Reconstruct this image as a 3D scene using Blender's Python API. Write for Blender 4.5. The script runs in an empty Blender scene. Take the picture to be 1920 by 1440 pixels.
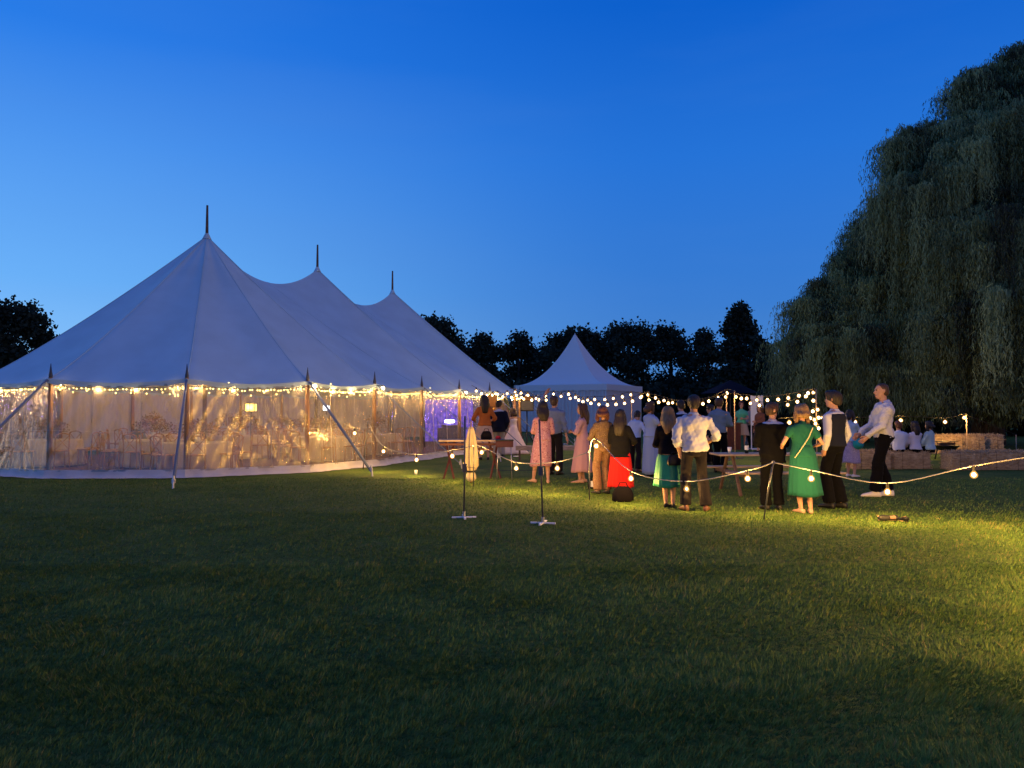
import bpy, bmesh, math, random
import numpy as np
from mathutils import Vector, Matrix, noise
R_ = math.radians
rng = np.random.default_rng(7)
random.seed(7)
SC = bpy.context.scene
COL = SC.collection

# ------------------------------------------------------------------ camera
F = 1443.0
TH = R_(1.9)
CAM = Vector((0, 0, 1.6))
cd = bpy.data.cameras.new('camera')
cam = bpy.data.objects.new('camera', cd)
COL.objects.link(cam)
cam.location = CAM
cam.rotation_euler = (R_(90) + TH, 0, 0)
cd.sensor_width = 36
cd.lens = 36 * F / 1920
cd.clip_start = 0.05
cd.clip_end = 3000
SC.camera = cam

def ray(px, py):
    x = (px - 960) / F
    y = (720 - py) / F
    return Vector((x, math.cos(TH) - math.sin(TH) * y, math.sin(TH) + math.cos(TH) * y))
def P(px, py, d):
    r = ray(px, py)
    return CAM + r * (d / r.y)
def G(px, py):
    r = ray(px, py)
    return CAM + r * (-CAM.z / r.z)

# ------------------------------------------------------------------ sky
w = bpy.data.worlds.new('World')
SC.world = w
w.use_nodes = True
nt = w.node_tree
N = nt.nodes
L = nt.links
bg = N['Background']
def rampn(nodes, stops):
    r = nodes.new('ShaderNodeValToRGB')
    cr = r.color_ramp
    while len(cr.elements) < len(stops):
        cr.elements.new(0.5)
    for e, (p, c) in zip(cr.elements, stops):
        e.position = p
        e.color = (*c, 1)
    return r
tc = N.new('ShaderNodeTexCoord')
sep = N.new('ShaderNodeSeparateXYZ')
L.new(tc.outputs['Generated'], sep.inputs[0])
asn = N.new('ShaderNodeMath'); asn.operation = 'ARCSINE'
L.new(sep.outputs['Z'], asn.inputs[0])
mr = N.new('ShaderNodeMath'); mr.operation = 'DIVIDE'; mr.inputs[1].default_value = math.pi / 2
L.new(asn.outputs[0], mr.inputs[0])
def el(*s):
    return [(a / 90, c) for a, c in s]
rc = rampn(N, el((0, (.075, .25, .60)), (8, (.042, .210, .665)), (18, (.019, .178, .705)), (28, (.0035, .120, .625)), (50, (.040, .12, .50)), (90, (.075, .14, .42))))
rl = rampn(N, el((0, (.34, .66, 1.05)), (8.4, (.160, .475, 1.0)), (24, (.022, .212, .84)), (36, (.012, .15, .70)), (55, (.045, .125, .50)), (90, (.075, .14, .42))))
# unseen sky, tinted to add warm fill: brightest afterglow right above the set sun (left of the frame) and the pinkish band opposite to it (behind the camera)
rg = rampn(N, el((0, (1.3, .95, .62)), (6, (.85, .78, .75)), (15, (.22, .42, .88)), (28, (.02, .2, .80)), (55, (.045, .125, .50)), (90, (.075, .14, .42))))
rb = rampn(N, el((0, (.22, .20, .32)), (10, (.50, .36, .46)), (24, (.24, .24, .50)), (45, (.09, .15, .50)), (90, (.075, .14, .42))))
L.new(mr.outputs[0], rc.inputs[0])
L.new(mr.outputs[0], rl.inputs[0])
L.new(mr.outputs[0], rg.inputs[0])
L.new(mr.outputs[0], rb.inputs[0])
# azimuth of the afterglow, to the left of the picture
hz = N.new('ShaderNodeVectorMath'); hz.operation = 'MULTIPLY'; hz.inputs[1].default_value = (1, 1, 0)
L.new(tc.outputs['Generated'], hz.inputs[0])
nz = N.new('ShaderNodeVectorMath'); nz.operation = 'NORMALIZE'
L.new(hz.outputs[0], nz.inputs[0])
dt = N.new('ShaderNodeVectorMath'); dt.operation = 'DOT_PRODUCT'
AZ = R_(-68)
dt.inputs[1].default_value = (math.sin(AZ), math.cos(AZ), 0)
L.new(nz.outputs[0], dt.inputs[0])
mp = N.new('ShaderNodeMapRange'); mp.interpolation_type = 'SMOOTHSTEP'
mp.inputs['From Min'].default_value = 0.16
mp.inputs['From Max'].default_value = 0.95
L.new(dt.outputs['Value'], mp.inputs['Value'])
mx = N.new('ShaderNodeMix'); mx.data_type = 'RGBA'
L.new(mp.outputs[0], mx.inputs['Factor'])
L.new(rc.outputs[0], mx.inputs['A'])
L.new(rl.outputs[0], mx.inputs['B'])
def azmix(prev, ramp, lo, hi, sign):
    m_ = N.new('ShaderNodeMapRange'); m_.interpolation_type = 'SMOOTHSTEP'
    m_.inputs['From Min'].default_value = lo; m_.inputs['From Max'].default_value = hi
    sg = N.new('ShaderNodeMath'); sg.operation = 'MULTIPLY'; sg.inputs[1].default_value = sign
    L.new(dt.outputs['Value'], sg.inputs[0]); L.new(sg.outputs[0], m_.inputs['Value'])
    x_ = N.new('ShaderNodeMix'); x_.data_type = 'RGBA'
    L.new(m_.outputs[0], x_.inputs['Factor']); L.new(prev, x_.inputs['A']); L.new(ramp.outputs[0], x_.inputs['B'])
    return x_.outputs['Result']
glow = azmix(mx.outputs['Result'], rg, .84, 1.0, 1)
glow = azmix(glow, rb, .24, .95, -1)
# faint high cloud
cn = N.new('ShaderNodeTexNoise'); cn.inputs['Scale'].default_value = 1.6; cn.inputs['Detail'].default_value = 5
cm = N.new('ShaderNodeMapping'); cm.inputs['Scale'].default_value = (1, 1, 5.5); cm.inputs['Rotation'].default_value = (0.12, 0.15, 0.4)
L.new(tc.outputs['Generated'], cm.inputs[0]); L.new(cm.outputs[0], cn.inputs['Vector'])
cmr = N.new('ShaderNodeMapRange'); cmr.inputs['From Min'].default_value = .5; cmr.inputs['From Max'].default_value = .8; cmr.inputs['To Max'].default_value = .16
L.new(cn.outputs[0], cmr.inputs['Value'])
mc = N.new('ShaderNodeMix'); mc.data_type = 'RGBA'; mc.inputs['B'].default_value = (.10, .26, .68, 1)
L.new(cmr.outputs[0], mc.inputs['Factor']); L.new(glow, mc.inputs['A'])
sky = N.new('ShaderNodeTexSky'); sky.sky_type = 'NISHITA'; sky.sun_disc = False
sky.sun_elevation = R_(-3); sky.sun_rotation = AZ; sky.ozone_density = 6; sky.dust_density = 0
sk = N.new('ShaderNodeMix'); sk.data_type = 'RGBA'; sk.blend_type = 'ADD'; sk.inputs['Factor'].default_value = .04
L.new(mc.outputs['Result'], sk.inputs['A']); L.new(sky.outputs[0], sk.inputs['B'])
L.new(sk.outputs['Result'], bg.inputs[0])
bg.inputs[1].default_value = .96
# what is left of the sun: a faint broad afterglow from the left
sd = bpy.data.lights.new('afterglow_sun', 'SUN'); sd.energy = 0.12; sd.angle = R_(25); sd.color = (1, .8, .75)
so = bpy.data.objects.new('afterglow_sun', sd); COL.objects.link(so)
so.rotation_euler = Vector((-math.sin(AZ), -math.cos(AZ), -math.tan(R_(8)))).to_track_quat('-Z', 'Y').to_euler()
SC.view_settings.view_transform = 'Standard'
SC.view_settings.look = 'None'
SC.view_settings.exposure = 0
SC.view_settings.gamma = 1
SC.cycles.use_denoising = True
SC.cycles.max_bounces = 8
SC.cycles.transparent_max_bounces = 16
SC.cycles.use_light_tree = True
SC.cycles.caustics_reflective = False
SC.cycles.sample_clamp_indirect = 3.0

# ------------------------------------------------------------------ materials
def mat(name, col, rough=.8, spec=.3, metal=0, var=0, vscale=6, col2=None, bump=0, bscale=40, emit=None, estr=0, sheen=0, stretch=None, trans=0):
    m = bpy.data.materials.new(name); m.use_nodes = True
    n = m.node_tree.nodes; l = m.node_tree.links
    b = n['Principled BSDF']
    b.inputs['Base Color'].default_value = (*col, 1)
    b.inputs['Roughness'].default_value = rough
    b.inputs['Specular IOR Level'].default_value = spec
    b.inputs['Metallic'].default_value = metal
    if sheen: b.inputs['Sheen Weight'].default_value = sheen
    if var or col2 or bump:
        t = n.new('ShaderNodeTexCoord'); mpn = n.new('ShaderNodeMapping')
        if stretch: mpn.inputs['Scale'].default_value = stretch
        l.new(t.outputs['Object'], mpn.inputs[0])
    if var or col2:
        x = n.new('ShaderNodeTexNoise'); x.inputs['Scale'].default_value = vscale; x.inputs['Detail'].default_value = 6
        l.new(mpn.outputs[0], x.inputs['Vector'])
        c2 = col2 or tuple(c * (1 - var) for c in col)
        c1 = col if col2 else tuple(min(1, c * (1 + var)) for c in col)
        r = rampn(n, [(.35, c1), (.65, c2)])
        l.new(x.outputs[0], r.inputs[0]); l.new(r.outputs[0], b.inputs['Base Color'])
    if bump:
        x2 = n.new('ShaderNodeTexNoise'); x2.inputs['Scale'].default_value = bscale; x2.inputs['Detail'].default_value = 4
        l.new(mpn.outputs[0], x2.inputs['Vector'])
        bp = n.new('ShaderNodeBump'); bp.inputs['Strength'].default_value = bump; bp.inputs['Distance'].default_value = .02
        l.new(x2.outputs[0], bp.inputs['Height']); l.new(bp.outputs[0], b.inputs['Normal'])
    if emit:
        b.inputs['Emission Color'].default_value = (*emit, 1)
        b.inputs['Emission Strength'].default_value = estr
    if trans:
        o = n['Material Output']; tr = n.new('ShaderNodeBsdfTranslucent'); tr.inputs[0].default_value = (*col, 1)
        mxs = n.new('ShaderNodeMixShader'); mxs.inputs[0].default_value = trans
        l.new(b.outputs[0], mxs.inputs[1]); l.new(tr.outputs[0], mxs.inputs[2]); l.new(mxs.outputs[0], o.inputs[0])
    return m

def spots(name, base, c1, c2, scale, thr=.28):
    m = mat(name, base, .85, .1)
    n = m.node_tree.nodes; l = m.node_tree.links; b = n['Principled BSDF']
    t = n.new('ShaderNodeTexCoord')
    v = n.new('ShaderNodeTexVoronoi'); v.inputs['Scale'].default_value = scale
    l.new(t.outputs['Object'], v.inputs['Vector'])
    r = rampn(n, [(thr * .9, (1, 1, 1)), (thr * 1.15, (0, 0, 0))])
    l.new(v.outputs['Distance'], r.inputs[0])
    c = rampn(n, [(.45, c1), (.55, c2)])
    sp = n.new('ShaderNodeSeparateColor'); l.new(v.outputs['Color'], sp.inputs[0]); l.new(sp.outputs[0], c.inputs[0])
    x = n.new('ShaderNodeMix'); x.data_type = 'RGBA'; x.inputs['A'].default_value = (*base, 1)
    l.new(r.outputs[0], x.inputs['Factor']); l.new(c.outputs[0], x.inputs['B']); l.new(x.outputs['Result'], b.inputs['Base Color'])
    return m

M = {}
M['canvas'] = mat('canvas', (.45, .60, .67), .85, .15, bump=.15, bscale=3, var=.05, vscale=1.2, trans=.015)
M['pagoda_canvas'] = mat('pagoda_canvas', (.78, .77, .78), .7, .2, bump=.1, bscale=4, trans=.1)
M['curtain'] = mat('curtain', (.70, .68, .70), .85, .1, bump=.1, bscale=8, trans=.15)
M['lining'] = mat('lining', (.62, .55, .50), .9, .05, bump=.1, bscale=5, var=.06, vscale=2, trans=.2)
M['skirt'] = mat('skirt', (.50, .48, .50), .6, .3, bump=.25, bscale=12, var=.08, vscale=3)
M['wood'] = mat('wood', (.46, .24, .10), .6, .3, var=.3, vscale=9, stretch=(1, 1, .15), bump=.1)
M['pale_wood'] = mat('pale_wood', (.42, .30, .20), .65, .3, var=.25, vscale=7, stretch=(1, 4, 4), bump=.1)
M['dark_wood'] = mat('dark_wood', (.13, .08, .055), .6, .3, var=.3, vscale=8)
M['dark_metal'] = mat('dark_metal', (.06, .065, .08), .45, .5, metal=.3)
M['strap'] = mat('strap', (.16, .20, .28), .6, .3, bump=.1)
M['steel'] = mat('steel', (.45, .45, .48), .35, .5, metal=.8)
M['white_paint'] = mat('white_paint', (.75, .75, .75), .5, .4)
M['black'] = mat('black', (.008, .008, .009), .5, .3)
M['black_cloth'] = mat('black_cloth', (.007, .006, .009), .95, .04, bump=.2)
M['rope'] = mat('rope', (.36, .34, .31), .8, .2, bump=.3, bscale=200)
M['cable'] = mat('cable', (.5, .48, .45), .7, .2)
M['dark_cable'] = mat('dark_cable', (.05, .045, .04), .7, .2)
M['table_cloth'] = mat('table_cloth', (.60, .50, .42), .9, .1, var=.05, bump=.1)
M['matting'] = mat('matting', (.16, .085, .05), .95, .05, var=.35, vscale=5, bump=.4, bscale=30)
M['dried_flower'] = mat('dried_flower', (.34, .17, .07), .9, .05, col2=(.14, .12, .04), vscale=3)
M['straw'] = mat('straw', (.60, .45, .27), .95, .05, col2=(.36, .25, .14), vscale=16, stretch=(.5, 1.6, 1.6), bump=.5, bscale=70)
M['purple_cloth'] = mat('purple_cloth', (.35, .18, .75), .8, .1)
M['bark'] = mat('bark', (.07, .055, .045), .95, .05, var=.4, vscale=8, stretch=(1, 1, .2), bump=.6, bscale=20)
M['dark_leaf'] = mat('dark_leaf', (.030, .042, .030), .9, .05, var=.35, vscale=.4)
M['willow_leaf'] = mat('willow_leaf', (.095, .13, .06), .7, .2, col2=(.05, .075, .035), vscale=.9, trans=.25)
M['willow_leaf2'] = mat('willow_leaf_shade', (.10, .125, .06), .7, .2, col2=(.055, .075, .035), vscale=.9, trans=.25)
M['bulb_core'] = mat('bulb_core', (1, .9, .7), .3, .3, emit=(1, .80, .50), estr=30)
M['bulb'] = mat('bulb_glass', (1, .9, .7), .3, .3, emit=(1, .70, .34), estr=14)
M['bulb_far'] = mat('bulb_glass_far', (1, .9, .7), .3, .3, emit=(1, .68, .36), estr=6)
M['fairy'] = mat('fairy_bulb', (1, .9, .6), .3, .3, emit=(1, .70, .20), estr=5)
M['paper'] = mat('paper', (.8, .8, .78), .8, .2)
M['screen_white'] = mat('led_white', (.9, .9, 1), .3, .3, emit=(.75, .72, 1), estr=9)
M['blue_glow_emit'] = mat('blue_glow', (.1, .1, .9), .3, .3, emit=(.10, .06, 1.0), estr=1.6)
M['lantern_glass'] = mat('lantern_glass', (1, .9, .5), .3, .3, emit=(1, .68, .12), estr=2.2)
M['lantern_white'] = mat('lantern_white', (1, 1, .9), .3, .3, emit=(.85, .95, 1), estr=4)
M['amber'] = mat('amber_panel', (.10, .035, .01), .4, .3, emit=(1, .30, .05), estr=.09)
M['pale_coat'] = mat('pale_canvas_bundle', (.62, .50, .30), .85, .1, var=.1, bump=.2)

def leaf_mat(name, stops):
    m = mat(name, stops[1][1], .6, .25, trans=.2)
    n = m.node_tree.nodes; l = m.node_tree.links
    a = n.new('ShaderNodeAttribute'); a.attribute_name = 'tint'
    r = rampn(n, stops); l.new(a.outputs['Fac'], r.inputs[0]); l.new(r.outputs[0], n['Principled BSDF'].inputs['Base Color'])
    for q in n:
        if q.type == 'BSDF_TRANSLUCENT': l.new(r.outputs[0], q.inputs[0])
    return m
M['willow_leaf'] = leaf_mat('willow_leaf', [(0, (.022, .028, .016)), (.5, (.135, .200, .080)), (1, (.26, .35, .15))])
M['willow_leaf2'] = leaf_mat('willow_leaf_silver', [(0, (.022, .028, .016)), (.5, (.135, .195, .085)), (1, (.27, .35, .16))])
def pvc():
    m = bpy.data.materials.new('clear_window_film'); m.use_nodes = True
    n = m.node_tree.nodes; l = m.node_tree.links
    n.remove(n['Principled BSDF']); o = n['Material Output']
    t = n.new('ShaderNodeTexCoord')
    mp1 = n.new('ShaderNodeMapping'); mp1.inputs['Scale'].default_value = (1, 1, .34)
    l.new(t.outputs['Object'], mp1.inputs[0])
    a = n.new('ShaderNodeTexNoise'); a.inputs['Scale'].default_value = 5; a.inputs['Detail'].default_value = 5; a.inputs['Distortion'].default_value = .8
    l.new(mp1.outputs[0], a.inputs['Vector'])
    bp = n.new('ShaderNodeBump'); bp.inputs['Strength'].default_value = .9; bp.inputs['Distance'].default_value = .05
    l.new(a.outputs[0], bp.inputs['Height'])
    a2 = n.new('ShaderNodeTexNoise'); a2.inputs['Scale'].default_value = 26; a2.inputs['Detail'].default_value = 3
    l.new(mp1.outputs[0], a2.inputs['Vector'])
    bp0 = bp; bp = n.new('ShaderNodeBump'); bp.inputs['Strength'].default_value = .35; bp.inputs['Distance'].default_value = .02
    l.new(a2.outputs[0], bp.inputs['Height']); l.new(bp0.outputs[0], bp.inputs['Normal'])
    tr = n.new('ShaderNodeBsdfTransparent'); tr.inputs[0].default_value = (.90, .87, .85, 1)
    gl = n.new('ShaderNodeBsdfGlossy'); gl.inputs['Roughness'].default_value = .13; gl.inputs[0].default_value = (1, .95, .9, 1)
    l.new(bp.outputs[0], gl.inputs['Normal'])
    tl = n.new('ShaderNodeBsdfTranslucent'); tl.inputs[0].default_value = (.9, .82, .76, 1); l.new(bp.outputs[0], tl.inputs['Normal'])
    df = n.new('ShaderNodeBsdfDiffuse'); df.inputs[0].default_value = (.8, .78, .78, 1); l.new(bp.outputs[0], df.inputs['Normal'])
    m1 = n.new('ShaderNodeMixShader'); m1.inputs[0].default_value = .35
    l.new(tl.outputs[0], m1.inputs[1]); l.new(df.outputs[0], m1.inputs[2])
    m2 = n.new('ShaderNodeMixShader')
    hz_ = n.new('ShaderNodeMapRange'); hz_.inputs['To Min'].default_value = .10; hz_.inputs['To Max'].default_value = .31
    hz_.inputs['From Min'].default_value = .35; hz_.inputs['From Max'].default_value = .7
    l.new(a.outputs[0], hz_.inputs['Value']); l.new(hz_.outputs[0], m2.inputs[0])
    l.new(tr.outputs[0], m2.inputs[1]); l.new(m1.outputs[0], m2.inputs[2])
    fr = n.new('ShaderNodeFresnel'); fr.inputs[0].default_value = 1.45; l.new(bp.outputs[0], fr.inputs['Normal'])
    fm = n.new('ShaderNodeMapRange'); fm.inputs['To Min'].default_value = .06; fm.inputs['To Max'].default_value = 1.0; l.new(fr.outputs[0], fm.inputs['Value'])
    m3 = n.new('ShaderNodeMixShader'); l.new(fm.outputs[0], m3.inputs[0])
    l.new(m2.outputs[0], m3.inputs[1]); l.new(gl.outputs[0], m3.inputs[2]); l.new(m3.outputs[0], o.inputs[0])
    return m
M['pvc'] = pvc()

# ------------------------------------------------------------------ helpers
def link(o, parent=None):
    COL.objects.link(o)
    if parent: o.parent = parent
    return o
def thing(name, label, cat, loc=(0, 0, 0), rz=0, group=None):
    o = bpy.data.objects.new(name, None); o.empty_display_size = .1
    link(o); o.location = loc; o.rotation_euler = (0, 0, rz)
    tag(o, label, cat, group)
    return o
def tag(o, label, cat, group=None):
    o['label'] = label; o['category'] = cat
    if group: o['group'] = group
    return o
def struct(o, kind='structure'):
    o['kind'] = kind; return o
def npmesh(name, V, Fc, m, parent=None, smooth=False, mats=None, midx=None):
    V = np.asarray(V, dtype=np.float32).reshape(-1, 3); Fc = np.asarray(Fc, dtype=np.int32)
    me = bpy.data.meshes.new(name)
    me.vertices.add(len(V)); me.vertices.foreach_set('co', V.ravel())
    k = Fc.shape[1]
    me.loops.add(Fc.size); me.loops.foreach_set('vertex_index', Fc.ravel())
    me.polygons.add(len(Fc)); me.polygons.foreach_set('loop_start', np.arange(0, Fc.size, k, dtype=np.int32))
    if smooth: me.polygons.foreach_set('use_smooth', np.ones(len(Fc), dtype=bool))
    for q in (mats or [m]): me.materials.append(q)
    if midx is not None: me.polygons.foreach_set('material_index', np.asarray(midx, dtype=np.int32))
    me.update(calc_edges=True)
    return link(bpy.data.objects.new(name, me), parent)
def bmobj(name, bm, m, parent=None, smooth=False):
    me = bpy.data.meshes.new(name); bm.to_mesh(me); bm.free()
    if smooth:
        for p in me.polygons: p.use_smooth = True
    me.materials.append(m)
    return link(bpy.data.objects.new(name, me), parent)
def box(bm, c, s, rot=None, bev=0):
    r = bmesh.ops.create_cube(bm, size=1)
    mt = Matrix.Translation(c) @ (rot.to_4x4() if rot else Matrix()) @ Matrix.Diagonal((*s, 1))
    bmesh.ops.transform(bm, matrix=mt, verts=r['verts'])
    if bev:
        es = list({e for v in r['verts'] for e in v.link_edges})
        bmesh.ops.bevel(bm, geom=es, offset=bev, segments=2, affect='EDGES', profile=.6)
def frame_from(d):
    d = Vector(d).normalized()
    u = Vector((0, 0, 1)) if abs(d.z) < .95 else Vector((0, 1, 0))
    x = u.cross(d).normalized(); y = d.cross(x).normalized()
    return x, y, d
def tube(bm, pts, rad, n=8, cap=True, flat=1.0):
    pts = [Vector(p) for p in pts]
    if not hasattr(rad, '__len__'): rad = [rad] * len(pts)
    rings = []
    x0 = None
    for i, p in enumerate(pts):
        d = (pts[min(i + 1, len(pts) - 1)] - pts[max(i - 1, 0)])
        x, y, _ = frame_from(d)
        if x0 is not None:
            dd = d.normalized(); x = (x0 - dd * x0.dot(dd)).normalized(); y = dd.cross(x)
        x0 = x
        rings.append([bm.verts.new(p + (x * math.cos(2 * math.pi * k / n) + y * math.sin(2 * math.pi * k / n) * flat) * rad[i]) for k in range(n)])
    for a, b in zip(rings, rings[1:]):
        for k in range(n): bm.faces.new((a[k], a[(k + 1) % n], b[(k + 1) % n], b[k]))
    if cap:
        bm.faces.new(rings[0][::-1]); bm.faces.new(rings[-1])
def rings_loft(bm, rings, cap=True):
    """rings: list of lists of points"""
    vs = [[bm.verts.new(p) for p in r] for r in rings]
    n = len(vs[0])
    for a, b in zip(vs, vs[1:]):
        for k in range(n): bm.faces.new((a[k], a[(k + 1) % n], b[(k + 1) % n], b[k]))
    if cap:
        bm.faces.new(vs[0][::-1]); bm.faces.new(vs[-1])
def ball(bm, c, r, seg=12, ring=8, sc=(1, 1, 1)):
    o = bmesh.ops.create_uvsphere(bm, u_segments=seg, v_segments=ring, radius=r)
    bmesh.ops.transform(bm, matrix=Matrix.Translation(c) @ Matrix.Diagonal((*sc, 1)), verts=o['verts'])
def tubeobj(name, pts, rad, m, parent=None, n=8, flat=1.0):
    bm = bmesh.new(); tube(bm, pts, rad, n, flat=flat)
    return bmobj(name, bm, m, parent, True)
def boxobj(name, c, s, m, parent=None, rot=None, bev=.004):
    bm = bmesh.new(); box(bm, c, s, rot, bev); return bmobj(name, bm, m, parent)
def catenary(a, b, sag, n=14):
    a = Vector(a); b = Vector(b)
    return [a.lerp(b, i / n) - Vector((0, 0, sag * 4 * (i / n) * (1 - i / n))) for i in range(n + 1)]
def point_light(name, loc, power, color, radius, parent):
    ld = bpy.data.lights.new(name, 'POINT'); ld.energy = power; ld.color = color; ld.shadow_soft_size = radius
    o = bpy.data.objects.new(name, ld); link(o, parent); o.location = loc
    return o

# ------------------------------------------------------------------ ground
def grass_ground_mat():
    m = bpy.data.materials.new('lawn'); m.use_nodes = True
    n = m.node_tree.nodes; l = m.node_tree.links; b = n['Principled BSDF']
    b.inputs['Roughness'].default_value = .95; b.inputs['Specular IOR Level'].default_value = .08
    t = n.new('ShaderNodeTexCoord')
    x = n.new('ShaderNodeTexNoise'); x.inputs['Scale'].default_value = .9; x.inputs['Detail'].default_value = 10; x.inputs['Roughness'].default_value = .7
    l.new(t.outputs['Object'], x.inputs['Vector'])
    r = rampn(n, [(.34, (.055, .105, .030)), (.5, (.098, .160, .036)), (.68, (.145, .175, .050))])
    l.new(x.outputs[0], r.inputs[0])
    y = n.new('ShaderNodeTexNoise'); y.inputs['Scale'].default_value = 14; y.inputs['Detail'].default_value = 6; y.inputs['Roughness'].default_value = .7
    l.new(t.outputs['Object'], y.inputs['Vector'])
    r2 = rampn(n, [(.3, (.45, .45, .45)), (.7, (1.35, 1.35, 1.35))])
    l.new(y.outputs[0], r2.inputs[0])
    mm = n.new('ShaderNodeMix'); mm.data_type = 'RGBA'; mm.blend_type = 'MULTIPLY'; mm.inputs['Factor'].default_value = 1
    l.new(r.outputs[0], mm.inputs['A']); l.new(r2.outputs[0], mm.inputs['B']); l.new(mm.outputs['Result'], b.inputs['Base Color'])
    z = n.new('ShaderNodeTexNoise'); z.inputs['Scale'].default_value = 9; z.inputs['Detail'].default_value = 12; z.inputs['Roughness'].default_value = .75
    l.new(t.outputs['Object'], z.inputs['Vector'])
    bp = n.new('ShaderNodeBump'); bp.inputs['Strength'].default_value = .9; bp.inputs['Distance'].default_value = .10
    l.new(z.outputs[0], bp.inputs['Height']); l.new(bp.outputs[0], b.inputs['Normal'])
    return m
M['lawn'] = grass_ground_mat()
bm = bmesh.new()
bmesh.ops.create_grid(bm, x_segments=8, y_segments=8, size=900)
g = bmobj('ground', bm, M['lawn']); struct(g); g['label'] = 'wide mown lawn reaching back to the trees'

def blade_mat():
    m = bpy.data.materials.new('grass_blades'); m.use_nodes = True
    n = m.node_tree.nodes; l = m.node_tree.links; b = n['Principled BSDF']
    b.inputs['Roughness'].default_value = .75; b.inputs['Specular IOR Level'].default_value = .12
    a = n.new('ShaderNodeAttribute'); a.attribute_name = 'tint'
    r = rampn(n, [(0, (.026, .072, .020)), (.5, (.105, .190, .038)), (.85, (.18, .24, .055)), (1, (.26, .23, .08))])
    l.new(a.outputs['Fac'], r.inputs[0]); l.new(r.outputs[0], b.inputs['Base Color'])
    return m
def make_grass():
    parts = []
    def fbm(x, y, s, seed):
        r = np.random.default_rng(seed); v = np.zeros_like(x)
        for k in range(10):
            a = r.uniform(0, 2 * np.pi); f = s * r.uniform(.5, 2.2); p = r.uniform(0, 6.28)
            v += np.sin((x * np.cos(a) + y * np.sin(a)) * f + p + 1.3 * np.sin(x * f * .37 + p * 2))
        return v / 4
    zones = [(2.6, 5.0, 9500), (5.0, 8.0, 3900), (8.0, 12.0, 1300), (12.0, 18, 420)]
    xs = []; ys = []; hs = []; ws = []
    for y0, y1, dens in zones:
        wd = .78 * y1 + 1.2
        nn = int(dens * (y1 - y0) * 2 * wd)
        y = rng.uniform(y0, y1, nn); x = rng.uniform(-wd, wd, nn)
        k = np.abs(x) < .75 * y + 1.2
        x = x[k]; y = y[k]
        xs.append(x); ys.append(y)
        hs.append(np.full(len(x), 1.0)); ws.append(np.full(len(x), .0026 * (1 + (y0 - 2.6) * .18)))
    x = np.concatenate(xs); y = np.concatenate(ys); wv = np.concatenate(ws)
    n = len(x)
    cl = .55 * fbm(x, y, 9, 3) + .75 * fbm(x, y, 26, 5) + .6 * fbm(x, y, 55, 6) + .35 * fbm(x * .5, y, 3.0, 8)
    h = (.024 + .012 * cl) * rng.uniform(.6, 1.35, n); h = np.clip(h, .007, .060)
    ang = rng.uniform(0, 2 * np.pi, n)
    lean = rng.uniform(.2, 1.1, n) * h
    la = 1.2 * fbm(x, y, 3, 11) + rng.normal(0, .9, n)
    dx, dy = np.cos(ang) * wv, np.sin(ang) * wv
    V = np.empty((n, 3, 3), np.float32)
    V[:, 0] = np.stack([x - dx, y - dy, np.zeros(n)], 1)
    V[:, 1] = np.stack([x + dx, y + dy, np.zeros(n)], 1)
    V[:, 2] = np.stack([x + np.cos(la) * lean, y + np.sin(la) * lean, h], 1)
    Fc = np.arange(n * 3).reshape(n, 3)
    o = npmesh('grass', V.reshape(-1, 3), Fc, blade_mat())
    tint = np.clip(.42 + .24 * cl + rng.normal(0, .16, n), 0, 1)
    tint[rng.random(n) < .03] = 1
    at = o.data.attributes.new('tint', 'FLOAT', 'POINT'); at.data.foreach_set('value', np.repeat(tint, 3).astype(np.float32))
    struct(o, 'stuff'); tag(o, 'short clumpy green grass blades of the near lawn', 'grass')
    return n
print('blades', make_grass())

# ------------------------------------------------------------------ big marquee
AX = Vector((.335, .942, 0)); AX.normalize()
PR = Vector((AX.y, -AX.x, 0))
C1 = Vector((-9.5, 23.8, 0))
RT = 6.0; SP = 3.0; NS = 4
ZE = 2.32; ZP = 7.0
near_deg = [-95, -80, -52, -22, 7, 37.5, 65.5, 92]
eave = []   # (plan point, inner ridge s)
# walk: left long side (far->near), near half circle, right long side (near->far), far half circle
def seg_points():
    pts = []
    for a in [-90, -52, -22, 7, 37.5, 65.5, 90]:
        d = (-AX) * math.cos(R_(a)) + PR * math.sin(R_(a))
        pts.append((C1 + d * RT, 0.0))
    for i in range(1, NS + 1): pts.append((C1 + AX * (SP * i) + PR * RT, SP * i))
    for a in [60, 30, 0, -30, -60]:
        d = AX * math.cos(R_(a)) + PR * math.sin(R_(a))
        pts.append((C1 + AX * (SP * NS) + d * RT, SP * NS))
    for i in range(NS, 0, -1): pts.append((C1 + AX * (SP * i) - PR * RT, SP * i))
    return pts
EP = seg_points()
NE = len(EP)
def ridge(s):
    s = max(0, min(12, s)); u = (s % 6) / 6
    sag = .98 * (1 - (2 * u - 1) ** 2)
    if s in (0, 6, 12): sag = 0
    return C1 + AX * s + Vector((0, 0, ZP - sag))
marquee = thing('marquee', 'large white three-peaked sailcloth marquee with clear window walls glowing from within', 'marquee', C1)
def rel(p): return Vector(p) - C1
SUB = 14; TN = 26
V = []; idx = {}
cols_n = NE * SUB
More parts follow.
